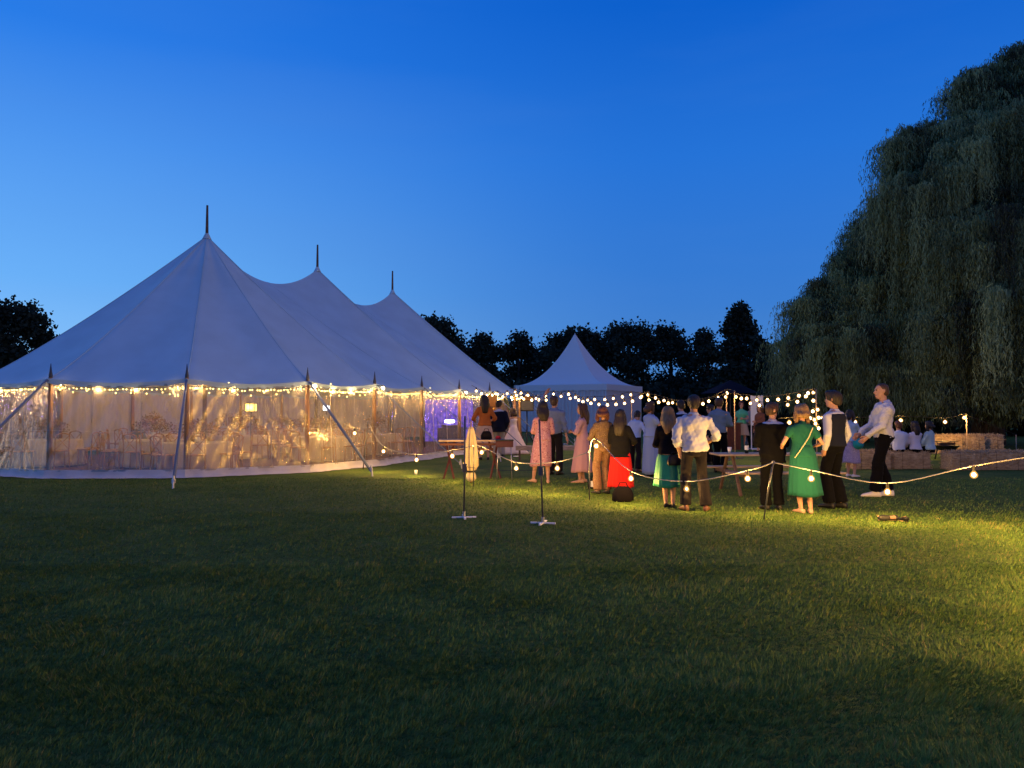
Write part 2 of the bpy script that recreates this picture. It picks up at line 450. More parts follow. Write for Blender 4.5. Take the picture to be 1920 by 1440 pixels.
for i in range(NE):
    a, sa = EP[i]; b, sb = EP[(i + 1) % NE]
    for k in range(SUB):
        f = k / SUB
        pa = a.lerp(b, f)
        s = sa + (sb - sa) * f
        # scalloped eave: edge pulled in and down a little between poles
        sc_ = math.sin(math.pi * f)
        ctr = C1 + AX * s
        out = (pa - ctr)
        # keep the arc slightly bulged back on curved ends
        if sa == sb: out = out.normalized() * ((a - C1 - AX * sa).length * (1 - .035 * sc_))
        else: out = out * (1 - .025 * sc_)
        top = ridge(s)
        for t_ in range(TN + 1):
            t = t_ / TN
            g_ = (1 - t) ** 1.13
            z = ZE + (top.z - ZE) * g_
            # cloth bellies in between the tension lines
            bel = sc_ ** .8 * math.sin(math.pi * min(1, t * 1.0)) ** .9
            z -= .07 * bel
            z -= .10 * sc_ * t ** 6
            # gathers near the peaks
            near = max(0, 1 - t * 2.4)
            pk = min(abs(s), abs(s - 6), abs(s - 12))
            if pk < .01:
                z += .07 * near * t * 3 * math.sin((i + f) * 2 * math.pi * 1.5 + math.sin(i * 3.1) * 2)
            p = ctr + out * t
            V.append(rel((p.x, p.y, z)))
Fc = []
for c in range(cols_n):
    c2 = (c + 1) % cols_n
    for t_ in range(TN):
        Fc.append((c * (TN + 1) + t_, c * (TN + 1) + t_ + 1, c2 * (TN + 1) + t_ + 1, c2 * (TN + 1) + t_))
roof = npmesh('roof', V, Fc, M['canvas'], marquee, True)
# radial seam tapes sewn along the tension lines
for i in range(NE):
    a, sa = EP[i]
    top = ridge(sa); ctr = C1 + AX * sa; out = a - ctr
    pts = []
    for t_ in range(TN + 1):
        t = t_ / TN
        z = ZE + (top.z - ZE) * (1 - t) ** 1.13 + .002
        p = ctr + out * t
        pts.append(rel((p.x, p.y, z)))
    tubeobj('seam', pts, .012, M['canvas'], marquee, 5)
# valance edge band under the eave
for i in range(NE):
    a, sa = EP[i]; b, sb = EP[(i + 1) % NE]
    Vv = []; Ff = []
    nn = 24
    for k in range(nn + 1):
        f = k / nn; pa = a.lerp(b, f); s = sa + (sb - sa) * f; sc_ = math.sin(math.pi * f)
        ctr = C1 + AX * s; out = pa - ctr
        out = out.normalized() * ((a - C1 - AX * sa).length * (1 - .035 * sc_)) if sa == sb else out * (1 - .025 * sc_)
        p = ctr + out * 1.003
        zt = ZE - .10 * sc_ + .005
        sw = .006 * math.sin(k * 2.4)
        Vv += [rel((p.x + sw, p.y + sw, zt)), rel((p.x, p.y, zt - .11 - .02 * math.sin(k * 1.3)))]
        if k: Ff.append((2 * k - 2, 2 * k - 1, 2 * k + 1, 2 * k))
    npmesh('valance', Vv, Ff, M['canvas'], marquee, True)
# king poles
for s, ty, ddp in ((0, 385, 384), (6, 459, 595), (12, 508, 735)):
    base = C1 + AX * s
    ztop = P(ddp, ty, base.y).z
    kp = tubeobj('king_pole', [rel((base.x, base.y, 0.02)), rel((base.x, base.y, ZP)), rel((base.x, base.y, ztop))], [.07, .05, .032], M['dark_wood'], marquee, 10)
    bm = bmesh.new(); tube(bm, [rel((base.x, base.y, ZP - .10)), rel((base.x, base.y, ZP + .08))], [.14, .052], 12)
    bmobj('collar', bm, M['canvas'], kp)
# side poles, finials, guy straps
for i, (a, sa) in enumerate(EP):
    out = (a - (C1 + AX * sa)).normalized()
    pin = a - out * .05
    wobble = .015 * math.sin(i * 5)
    pp = tubeobj('side_pole', [rel((pin.x, pin.y, 0.01)), rel((pin.x + wobble, pin.y, 1.2)), rel((pin.x, pin.y, ZE + .03))], [.055, .06, .05], M['wood'], marquee, 10)
    tubeobj('finial', [rel((pin.x, pin.y, ZE - .05)), rel((pin.x, pin.y, ZE + .08)), rel((pin.x, pin.y, ZE + .16)), rel((pin.x, pin.y, ZE + .36))], [.03, .045, .03, .006], M['dark_metal'], pp, 8)
guy_len = {}
for i, (a, sa) in enumerate(EP):
    out = (a - (C1 + AX * sa)).normalized()
    foot = a + out * 2.6; top = a + out * .04
    if i == 4: foot = G(325, 916)
    if i == 5: pass
    if abs(a.x + 7.53) < .4 and a.y < 20: foot = G(325, 916)
    if abs(a.x + 5.03) < .5 and a.y < 21: foot = G(696, 893)
    tp = rel((top.x, top.y, ZE - .03)); fp = rel((foot.x, foot.y, .12))
    gs = tubeobj('guy_strap', [tp, tp.lerp(fp, .5) - Vector((0, 0, .01)), fp], .032 if i in (4, 5, 3) else .016, M['strap'], marquee, 6)
    bm = bmesh.new(); tube(bm, [fp + Vector((0, 0, .14)), fp + Vector((out.x * .05, out.y * .05, -.12))], .022, 8)
    box(bm, fp + Vector((0, 0, .03)), (.07, .07, .09), None, .01)
    bmobj('ground_stake', bm, M['steel'], gs)
# walls: clear film bays on the side we see, ivory cloth on the far side
OPEN = set()
for i, (a, sa) in enumerate(EP):
    if sa == SP * 3 and (a - C1).dot(PR) > 0: OPEN.add(i)
    if sa == SP * 4 and (a - C1).dot(PR) > 5.9: OPEN.add(i)
    if sa == SP * 2 and (a - C1).dot(PR) > 0: OPEN.add(i)
RIGHT = [i for i, (a, sa) in enumerate(EP)]
def wall_bay(i):
    a, sa = EP[i]; b, sb = EP[(i + 1) % NE]
    far = (6 + NS + 3) <= i or i in ()
    if i in OPEN and sa != SP * 2: return
    ux = 56; uz = 26
    zt = ZE - .07
    ha, hb = a, b
    Vv = []
    for k in range(ux + 1):
        f = k / ux; pa = ha.lerp(hb, f); s = sa + (sb - sa) * f
        ctr = C1 + AX * s; out0 = pa - ctr
        rr = (ha - C1 - AX * sa).length
        sc_ = math.sin(math.pi * f)
        out = out0.normalized() * (rr * (1 - .03 * sc_)) if sa == sb else out0 * (1 - .02 * sc_)
        on = out.normalized()
        for j in range(uz + 1):
            z = .16 + (zt - .16 - .10 * sc_) * j / uz
            if far:
                dsp = .035 * math.sin(f * 60 + math.sin(i) * 3) * (.4 + .6 * j / uz)
            else:
                q = Vector((f * 3.0 + i * 7.1, z * .8, 0))
                diag = (f - .5) * 3.0 + (1.4 - z) * (.55 if f < .5 else -.55)
                dsp = .028 * noise.noise(Vector((diag * 5.5, z * .35, i * 3.7))) + .012 * noise.noise(Vector((diag * 15, z * 1.2, i * 1.7)))
                dsp += .006 * math.sin(f * 90) * (j / uz) ** 3 + .02 * noise.noise(q * 1.3)
            p = ctr + out + on * (dsp - .01 + .10 * (1 - j / uz) ** 3)
            Vv.append(rel((p.x, p.y, z)))
    Ff = [(k * (uz + 1) + j, (k + 1) * (uz + 1) + j, (k + 1) * (uz + 1) + j + 1, k * (uz + 1) + j + 1) for k in range(ux) for j in range(uz)]
    wl = npmesh('cloth_wall' if far else 'window_wall', Vv, Ff, M['lining'] if far else M['pvc'], marquee, True)
    if not far:
        # white skirt band lying out on the grass, top band and vertical welds
        Sv = []; Sf = []
        for k in range(ux + 1):
            f = k / ux; pa = ha.lerp(hb, f); s = sa + (sb - sa) * f; ctr = C1 + AX * s; out0 = pa - ctr
            rr = (ha - C1 - AX * sa).length; sc_ = math.sin(math.pi * f)
            out = out0.normalized() * (rr * (1 - .03 * sc_)) if sa == sb else out0 * (1 - .02 * sc_)
            on = out.normalized()
            w1 = .02 * math.sin(f * 21 + i) + .015 * math.sin(f * 47 + i * 2)
            for (o_, z_) in ((.085, .20), (.10 + w1 * .3, .10 + w1 * .2), (.14 + w1, .03), (.24 + w1 * 1.5, .018)):
                p = ctr + out + on * o_; Sv.append(rel((p.x, p.y, z_)))
        for k in range(ux):
            for j in range(3): Sf.append((k * 4 + j, (k + 1) * 4 + j, (k + 1) * 4 + j + 1, k * 4 + j + 1))
        npmesh('skirt', Sv, Sf, M['skirt'], wl, True)
        for fz in ((.33, .67)):
            pts = [Vector(Vv[int(round(fz * ux)) * (uz + 1) + j]) for j in range(0, uz + 1, 2)]
            tubeobj('weld_seam', pts, .008, M['lining'], wl, 4, flat=.4)
        pts = [Vector(Vv[k * (uz + 1) + int(uz * .47)]) for k in range(0, ux + 1, 2)]
        tubeobj('weld_seam', pts, .006, M['lining'], wl, 4, flat=.4)
for i in range(NE): wall_bay(i)
# tied-back film curtain at the open doorway
i3 = 6 + 3
pa = EP[i3][0]; pb = EP[6 + 4][0]
for (s0, s1, w_) in ((pb, pa, 1),):
    bm = bmesh.new()
    rings = []
    for j in range(15):
        t = j / 14
        cpos = s0.lerp(s1, .42 * (1 - t) ** 1.6)
        zz = ZE - .12 - t * 1.95
        wd = .55 * (1 - t) ** 1.3 + .09 + (.18 * max(0, t - .75) * 4)
        ring = []
        dirv = (s1 - s0).normalized()
        for k in range(28):
            an = 2 * math.pi * k / 28
            rr = 1 + .35 * math.sin(an * 7 + t * 2)
            ring.append(rel(cpos + dirv * math.cos(an) * wd * rr * .6 + PR * math.sin(an) * .07 * rr + Vector((0, 0, zz))))
        rings.append(ring)
    rings_loft(bm, rings)
    bmobj('tied_curtain', bm, M['pvc'], marquee, True)
# matting floor
bm = bmesh.new()
vs = []
for i in range(NE):
    a, sa = EP[i]; o_ = a - (C1 + AX * sa)
    p = C1 + AX * sa + o_ * .985; vs.append(bm.verts.new(rel((p.x, p.y, .02))))
bm.faces.new(vs); bmesh.ops.recalc_face_normals(bm, faces=bm.faces)
bmobj('floor_matting', bm, M['matting'], marquee)

# fairy lights swagged under the eaves: one string per bay
ico = bmesh.new(); bmesh.ops.create_icosphere(ico, subdivisions=1, radius=1)
IV = np.array([v.co[:] for v in ico.verts]); IF = np.array([[v.index for v in f.verts] for f in ico.faces]); ico.free()
def bulbs_mesh(name, pts, r, m, parent):
    V = np.concatenate([IV * r * (1, 1, 1.15) + np.array(p) for p in pts]); Fc = np.concatenate([IF + k * len(IV) for k in range(len(pts))])
    return npmesh(name, V, Fc, m, parent, True)
fairy_where = {3: 'bay left of the grey cloth cover', 4: 'bay holding the yellow square lantern', 5: 'bay holding the white lantern',
               6: 'third bay right of the yellow lantern', 7: 'bay with the orange reflections', 8: 'bay with the purple glow', 9: 'doorway bay beside the woman in orange', 10: 'last bay at the right end', 2: 'bay at the left edge of the photo'}
for i in range(2, 12):
    a, sa = EP[i]; b, sb = EP[(i + 1) % NE]
    ca = C1 + AX * sa; cb = C1 + AX * sb
    p0 = ca + (a - ca) * .975 + Vector((0, 0, ZE - .16)); p1 = cb + (b - cb) * .975 + Vector((0, 0, ZE - .16))
    t = thing('fairy_lights', 'warm fairy lights under the eave, ' + fairy_where.get(i, 'far right end of the marquee'), 'fairy lights', p0, 0, 'fairy lights under the marquee eave')
    bp = []; cab = []
    # two-layer swag
    mid = (p0 + p1) / 2; outv = (mid - (ca + cb) / 2); outv.z = 0; outv.normalize()
    bulge = .28 if sa == sb else 0
    def along(f, sag):
        return p0.lerp(p1, f) + outv * bulge * 4 * f * (1 - f) * .9 + Vector((0, 0, -sag * 4 * f * (1 - f)))
    cab = [along(k / 24, .06) - p0 for k in range(25)]
    nb = 32
    bp += [along((k + .5) / nb + random.uniform(-.008, .008), .06) - p0 + Vector((0, 0, -.035 + random.uniform(-.02, .02))) for k in range(nb)]
    bp += [along((k + .5) / 9, .12) - p0 + Vector((0, 0, random.uniform(-.10, -.01))) for k in range(12)]
    if i in (3,):
        bp += [along(.93 + random.uniform(-.05, .06), .1) - p0 + Vector((0, 0, random.uniform(-.22, .0))) for k in range(18)]
    tubeobj('cable', cab, .006, M['dark_cable'], t, 4)
    o = bulbs_mesh('bulbs', bp, .017, M['fairy'], t); o['kind'] = 'stuff'
    o.data.materials[0].cycles.emission_sampling = 'NONE'
    for f_ in (.08, .36, .64, .92):
        point_light('glow', along(f_, .1) - p0 + outv * (-.04 if f_ in (.08, .92) else -.10), 11, (1, .60, .20), .019, t)

# bright lamps fixed to the tops of front poles
for n_, i in enumerate((5, 6, 8, 9)):
    a, sa = EP[i]; out = (a - (C1 + AX * sa)).normalized()
    lbl = ['round warm lamp at the top of the orange-lit marquee pole', 'round warm lamp on the pole left of the orange reflections', 'round warm lamp on the pole right of the purple glow', 'round warm lamp on the doorway pole near the woman in orange'][n_]
    loc = a + out * .10 + Vector((.10, 0, ZE - .12))
    t = thing('pole_lamp', lbl, 'lamp', loc, 0, 'lamps on the marquee poles')
    bm = bmesh.new(); ball(bm, (0, 0, 0), .05, 12, 8); bmobj('globe', bm, M['bulb'], t, True)
    bm = bmesh.new(); tube(bm, [(0, 0, .045), (0, 0, .09)], .02, 8); tube(bm, [(0, 0, .08), tuple(-out * .12 + Vector((-.09, 0, .08)))], .01, 6); bmobj('bracket', bm, M['dark_metal'], t)
    point_light('glow', (out * .12), 9, (1, .62, .26), .06, t)

# interior warm lighting: wicker lanterns added around the king poles as fill
def lantern(loc, label, power, col=(1, .55, .26), r=.16):
    t = thing('fill_lantern', label, 'lantern', loc, 0, 'added fill lanterns inside the marquee')
    bm = bmesh.new()
    for k in range(12):
        a = 2 * math.pi * k / 12
        tube(bm, [(math.cos(a) * r * q, math.sin(a) * r * q, z) for q, z in ((.3, .2), (.8, .12), (1, 0), (.8, -.12), (.45, -.18))], .006, 4)
    bmobj('cage', bm, M['wood'], t)
    bm = bmesh.new(); ball(bm, (0, 0, 0), .05, 10, 6); bmobj('bulb', bm, M['bulb'], t, True)
    tubeobj('cord', [(0, 0, .2), (0, 0, 1.2)], .006, M['dark_cable'], t, 4)
    point_light('glow', (0, 0, -.02), power, col, .12, t)
for s, off, lb in ((-2.0, 0, 'added wicker fill lantern hanging in the near end of the marquee'), (1.5, -2.2, 'added wicker fill lantern hanging left of the first king pole'), (2, 2.4, 'added wicker fill lantern hanging right of the first king pole'),
               (6.5, -1.5, 'added wicker fill lantern hanging by the second king pole'), (10, 1.5, 'added wicker fill lantern hanging by the third king pole')):
    q = C1 + AX * s + PR * off
    lantern((q.x, q.y, 2.9), lb, 85 if s < 0 else 150)

# glowing square lantern and white lamp seen through the film
def sqlantern(px, py, d, label, m, s, power, col, stand):
    c = P(px, py, d)
    t = thing('table_lantern', label, 'lantern', (c.x, c.y, c.z), 0)
    bm = bmesh.new(); box(bm, (0, 0, 0), (s, s, s * .85), None, .01); bmobj('glass', bm, m, t)
    bm = bmesh.new()
    for sx in (-1, 1):
        for sy in (-1, 1): box(bm, (sx * s * .53, sy * s * .53, 0), (.014, .014, s * 1.0))
    box(bm, (0, 0, s * .5), (s * 1.15, s * 1.15, .02)); box(bm, (0, 0, -s * .5), (s * 1.15, s * 1.15, .02)); box(bm, (0, -s * .53, 0), (.012, .012, s))
    bmobj('frame', bm, M['dark_metal'], t)
    tubeobj('stand', [(0, 0, -s * .5), (0, 0, -c.z + .03)], .015, M['dark_metal'], t, 6)
    point_light('glow', (0, -s * .8, 0), power, col, .05, t)
sqlantern(471, 764, 21.5, 'square yellow glowing lantern seen through the clear wall left of the orange pole', M['lantern_glass'], .24, 5, (1, .7, .2), 1)
sqlantern(612, 765, 24.0, 'small cold white lantern just right of the orange pole', M['lantern_white'], .17, 4, (.9, .95, 1), 1)

# dj booth
c = P(846, 826, 30.8)
t = thing('dj_booth', 'purple draped disc jockey booth glowing blue behind the clear wall', 'booth', (c.x, c.y, .02), R_(-20))
bm = bmesh.new()
rings = []
for j in range(7):
    z = .86 * j / 6
    ring = []
    for k in range(64):
        u = k / 64 * 4; sd_ = int(u); f = u - sd_
        cx = [(-.5 + f), .5, (.5 - f), -.5][sd_]; cy = [-.5, -.5 + f, .5, .5 - f][sd_]
        rr = 1 + .02 * math.sin(k * 1.9) * (1 - j / 7)
        ring.append((cx * .95 * rr, cy * .55 * rr, z))
    rings.append(ring)
rings_loft(bm, rings); bmobj('drape', bm, mat('dark_drape', (.06, .05, .12), .9, .1), t)
boxobj('mixing_desk', (0, 0, .92), (.7, .35, .1), M['black'], t)
c2 = P(843, 790, 31.3)
t = thing('led_light_bar', 'glaring white light bar with an added blue glow panel above the purple booth', 'stage light', (c2.x, c2.y, c2.z), 0)
bm = bmesh.new()
rings_loft(bm, [[(x, .03 * math.cos(a) * q, .075 * math.sin(a) * q) for a in [2 * math.pi * k / 12 for k in range(12)]] for x, q in ((-.21, .3), (-.17, .85), (0, 1), (.17, .85), (.21, .3))])
bmobj('lamp_tube', bm, M['screen_white'], t, True)
bm = bmesh.new(); box(bm, (0, .12, -.32), (.62, .06, .20), None, .05); bmobj('blue_glow_panel', bm, M['blue_glow_emit'], t)  # added emissive panel standing in for the blue glow around the bar
tubeobj('stand', [(0, .12, -.3), (0, .12, -c2.z + .02)], .025, M['black'], t)
point_light('glow', (0, -.25, .1), 160, (.22, .16, 1), .15, t)

sc_m = bpy.data.materials.new('glow_backdrop'); sc_m.use_nodes = True  # added emissive cloth, imitates blue and violet light spread on the film
n_ = sc_m.node_tree.nodes; l_ = sc_m.node_tree.links; b_ = n_['Principled BSDF']; b_.inputs['Base Color'].default_value = (.03, .02, .10, 1); b_.inputs['Roughness'].default_value = .9
tx = n_.new('ShaderNodeTexCoord'); nx = n_.new('ShaderNodeTexNoise'); nx.inputs['Scale'].default_value = 5.5; nx.inputs['Detail'].default_value = 6; nx.inputs['Roughness'].default_value = .75
l_.new(tx.outputs['Object'], nx.inputs['Vector'])
rr_ = rampn(n_, [(.36, (.02, .01, .08)), (.5, (.10, .06, .75)), (.62, (.40, .22, 1.0)), (.72, (1.0, .62, .85))]); l_.new(nx.outputs[0], rr_.inputs[0]); l_.new(rr_.outputs[0], b_.inputs['Emission Color']); b_.inputs['Emission Strength'].default_value = .85
c3 = P(842, 790, 32.2)
t = thing('glow_backdrop', 'added glowing cloth imitating violet and blue light behind the glaring light bar', 'backdrop', (c3.x, c3.y, .02))
Vv = []
for k in range(61):
    u = k / 60; a_ = math.sin(u * 60) * .03
    for j in range(9): Vv.append(((u - .5) * 2.0, a_, .25 + 1.75 * j / 8))
npmesh('cloth', Vv, [(k * 9 + j, (k + 1) * 9 + j, (k + 1) * 9 + j + 1, k * 9 + j + 1) for k in range(60) for j in range(8)], sc_m, t, True)
for sx in (-1, 1): tubeobj('upright', [(sx * 1.02, .04, 0), (sx * 1.02, .04, 2.05)], .02, M['black'], t)
tubeobj('top_bar', [(-1.02, .04, 2.03), (1.02, .04, 2.03)], .02, M['black'], t)

# tables, chairs, centrepieces inside
def crossback(loc, rz, cloth=False, label=None):
    lb = label or 'brown crossback dining chair at a cloth-covered table inside the marquee'
    t = thing('dining_chair', lb, 'chair', loc, rz, None if label else 'dining chairs inside the marquee')
    bm = bmesh.new(); box(bm, (0, 0, .46), (.40, .40, .035), None, .012); bmobj('seat', bm, M['wood'], t)
    for sx in (-1, 1):
        tubeobj('leg', [(sx * .18, .18, 0), (sx * .16, .17, .45)], .016, M['wood'], t, 6)
        tubeobj('leg', [(sx * .19, -.21, 0), (sx * .165, -.18, .45), (sx * .175, -.22, .88)], .016, M['wood'], t, 6)
    bm = bmesh.new()
    tube(bm, [(-.175, -.22, .88), (-.09, -.235, .925), (0, -.24, .935), (.09, -.235, .925), (.175, -.22, .88)], .017, 6)
    tube(bm, [(-.165, -.19, .5), (.17, -.225, .88)], .010, 6); tube(bm, [(.165, -.195, .5), (-.17, -.23, .88)], .010, 6)
    bmobj('backrest', bm, M['wood'], t)
    return t
chair0 = None
def put_chair(loc, rz):
    global chair0
    if chair0 is None: chair0 = crossback(loc, rz); return
    r = chair0.copy(); COL.objects.link(r); r.location = loc; r.rotation_euler = (0, 0, rz)
    for ch in list(chair0.children):
        c = ch.copy(); COL.objects.link(c); c.parent = r
def drape_mesh(r, h, n=72):
    bm = bmesh.new(); rings = []
    prof = [(.02, h), (.5, h), (.9, h), (.985, h - .004), (1.0, h - .03), (1.02, h - .2), (1.05, h * .5), (1.08, h * .2), (1.1, .03)]
    for q, z in prof:
        dr = max(0, (h - z)) / h
        rings.append([(math.cos(a) * r * q * (1 + .045 * dr * math.sin(a * 13)), math.sin(a) * r * q * (1 + .045 * dr * math.sin(a * 13 + .5)), z) for a in [2 * math.pi * k / n for k in range(n)]])
    rings_loft(bm, rings); return bm
def flowers(loc, label, hgt=.55, wid=.5, m='dried_flower'):
    n = 420
    t = thing('centrepiece', label, 'flowers', loc, 0, 'dried flower centrepieces inside the marquee')
    bm = bmesh.new()
    tube(bm, [(0, 0, 0), (0, 0, .05), (0, 0, .14), (0, 0, .2)], [.06, .08, .05, .06], 10); bmobj('vase', bm, M['white_paint'], t, True)
    bm = bmesh.new()
    for k in range(16):
        a = random.uniform(0, 6.28); q = random.uniform(.2, 1) * wid
        tube(bm, [(0, 0, .15), (math.cos(a) * q * .4, math.sin(a) * q * .4, .15 + hgt * .5), (math.cos(a) * q * .8, math.sin(a) * q * .8, .15 + hgt * random.uniform(.6, 1))], .006, 4)
    bmobj('stems', bm, M['wood'], t)
    a = rng.uniform(0, 2 * np.pi, n); q = np.sqrt(rng.random(n)) * wid; z = .2 + hgt * rng.random(n) ** .7 * (1.1 - q / wid * .6)
    c = np.stack([np.cos(a) * q, np.sin(a) * q, z], 1)
    o = leaf_quads('blossoms', c, .035, .05, M[m], t); o['kind'] = 'stuff'
def leaf_quads(name, C, w_, l_, m, parent=None, down=0.0, mats=None, midx=None, flat=False):
    n = len(C)
    d = rng.normal(0, 1, (n, 3)); d[:, 2] -= down * 2.5; d /= np.linalg.norm(d, axis=1)[:, None]
    e = rng.normal(0, 1, (n, 3)); e -= d * (e * d).sum(1)[:, None]; e /= np.linalg.norm(e, axis=1)[:, None]
    sz = rng.uniform(.6, 1.4, n)[:, None]
    V = np.empty((n, 4, 3)); V[:, 0] = C - e * w_ * .2 * sz; V[:, 1] = C + d * l_ * .45 * sz - e * w_ * .6 * sz; V[:, 2] = C + d * l_ * sz; V[:, 3] = C + d * l_ * .45 * sz + e * w_ * .6 * sz
    return npmesh(name, V.reshape(-1, 3), np.arange(n * 4).reshape(n, 4), m, parent)
tabs = []
for s in (-2.6, 1.2, 4.6, 8.0, 11.0):
    for off in (-3.1, .4, 3.4):
        if s < 0 and abs(off) > 3: continue
        if s > 7.5 and off > 0: continue
        tabs.append((s + random.uniform(-.2, .2), off))
tabs += [(-3.2, 2.6), (-3.2, -2.6)]
for k, (s, off) in enumerate(tabs):
    q = C1 + AX * s + PR * off
    where = ['near end', 'near left', 'middle', 'near right', 'left centre', 'centre', 'right centre', 'back left', 'back', 'far left', 'far end', 'front right', 'front left'][k % 13]
    t = thing('dining_table', 'round dining table under a long pale cloth, %s of the marquee' % where, 'table', (q.x, q.y, .025), 0, 'dining tables inside the marquee')
    o = bmobj('tablecloth', drape_mesh(.85, .74), M['table_cloth'], t, True)
    bm = bmesh.new(); tube(bm, [(0, 0, 0), (0, 0, .72)], .05, 8); bmobj('pedestal', bm, M['wood'], t)
    flowers((q.x, q.y, .77), 'dried orange and green flower centrepiece on the %s dining table' % where, random.uniform(.35, .6), random.uniform(.4, .62))
    nch = 8
    for j in range(nch):
        a = 2 * math.pi * (j + .5 * (k % 2)) / nch
        put_chair((q.x + math.cos(a) * 1.12, q.y + math.sin(a) * 1.12, .025), a + math.pi / 2)

# grey drape near the left pole (a cover hung over a folded easel)
c = G(222, 868)
t = thing('draped_cover', 'grey cloth cover hung over a stand behind the clear wall, lower left', 'cloth cover', (c.x, c.y + 1.2, .025), 0)
bm = bmesh.new(); rings = []
for j in range(9):
    f = j / 8; z = .95 * (1 - f)
    rings.append([((math.cos(a) * (.16 + .30 * f)) * (1 + .12 * f * math.sin(a * 9)) + .05 * f, math.sin(a) * (.08 + .16 * f) * (1 + .12 * f * math.sin(a * 9)), z) for a in [2 * math.pi * k / 48 for k in range(48)]])
rings_loft(bm, rings); bmobj('cloth', bm, mat('grey_drape', (.20, .22, .26), .9, .1, bump=.2), t, True)
tubeobj('stand', [(0, 0, 0), (0, 0, .93)], .03, M['dark_metal'], t)

# ------------------------------------------------------------------ pagoda tent
pc = Vector((P(1087, 700, 57).x, 57, 0))
pag = thing('pagoda_tent', 'smaller white pagoda tent with one tall swept peak and pleated curtain walls', 'tent', pc)
RP = 5.05; ph = R_(16); ZEP = 3.33; ZPP = 7.15
cor = [Vector((math.sin(ph), -math.cos(ph), 0)) * RP, Vector((math.cos(ph), math.sin(ph), 0)) * RP, Vector((-math.sin(ph), math.cos(ph), 0)) * RP, Vector((-math.cos(ph), -math.sin(ph), 0)) * RP]
tipx = (P(1078, 627, 57).x - pc.x)
for s_ in range(4):
    a = cor[s_]; b = cor[(s_ + 1) % 4]
    Vv = []; U = 20; T = 24
    for k in range(U + 1):
        e_ = a.lerp(b, k / U); f = k / U
        for j in range(T + 1):
            t = j / T
            z = ZEP + (ZPP - ZEP) * (1 - t) ** 2.0 - .05 * math.sin(math.pi * f) * math.sin(math.pi * t)
            p = e_ * (t * .985 + .015)
            Vv.append((p.x + tipx * (1 - t), p.y, z))
    Ff = [(k * (T + 1) + j, k * (T + 1) + j + 1, (k + 1) * (T + 1) + j + 1, (k + 1) * (T + 1) + j) for k in range(U) for j in range(T)]
    npmesh('roof_panel', Vv, Ff, M['pagoda_canvas'], pag, True)
    e1 = a * 1.004; e2 = b * 1.004
    Vv = []
    for k in range(41):
        p = e1.lerp(e2, k / 40); Vv += [(p.x, p.y, ZEP + .01), (p.x, p.y, ZEP - .42 - .03 * math.cos(k * math.pi / 2))]
    npmesh('valance', Vv, [(2 * k, 2 * k + 1, 2 * k + 3, 2 * k + 2) for k in range(40)], M['pagoda_canvas'], pag)
    nrm = (a + b).normalized(); Vv = []; U = 240
    for k in range(U + 1):
        p = (a * .985).lerp(b * .985, k / U)
        dd = .05 * math.sin(k / U * 2 * math.pi * 26) + .02 * math.sin(k * .31)
        Vv += [(p.x + nrm.x * dd * .5, p.y + nrm.y * dd * .5, ZEP - .3), (p.x + nrm.x * dd, p.y + nrm.y * dd, .02)]
    npmesh('curtain', Vv, [(2 * k, 2 * k + 1, 2 * k + 3, 2 * k + 2) for k in range(U)], M['curtain'], pag, True)
    tubeobj('corner_pole', [a * .975, a * .975 + Vector((0, 0, ZEP))], .05, M['white_paint'], pag)
tubeobj('peak_spike', [(tipx, 0, ZPP - .25), (tipx, 0, ZPP + .12)], [.05, .02], M['white_paint'], pag)

# ------------------------------------------------------------------ festoon strings
bulb_me = None; sock_me = None; cap_me = None
def halo_globe_mat(name, strength):
    m = bpy.data.materials.new(name); m.use_nodes = True
    n = m.node_tree.nodes; l = m.node_tree.links; n.remove(n['Principled BSDF'])
    e = n.new('ShaderNodeEmission'); e.inputs[0].default_value = (1, .50, .12, 1); e.inputs[1].default_value = strength
    t_ = n.new('ShaderNodeBsdfTransparent'); t_.inputs[0].default_value = (1, .92, .78, 1)
    mx_ = n.new('ShaderNodeMixShader'); mx_.inputs[0].default_value = .45
    l.new(t_.outputs[0], mx_.inputs[1]); l.new(e.outputs[0], mx_.inputs[2]); l.new(mx_.outputs[0], n['Material Output'].inputs[0])
    m.cycles.emission_sampling = 'NONE'
    return m
M['globe'] = halo_globe_mat('amber_halo_globe', 1.5)  # amber emission in the globe imitates the halo around each bulb
M['bulb_core'].cycles.emission_sampling = 'NONE'
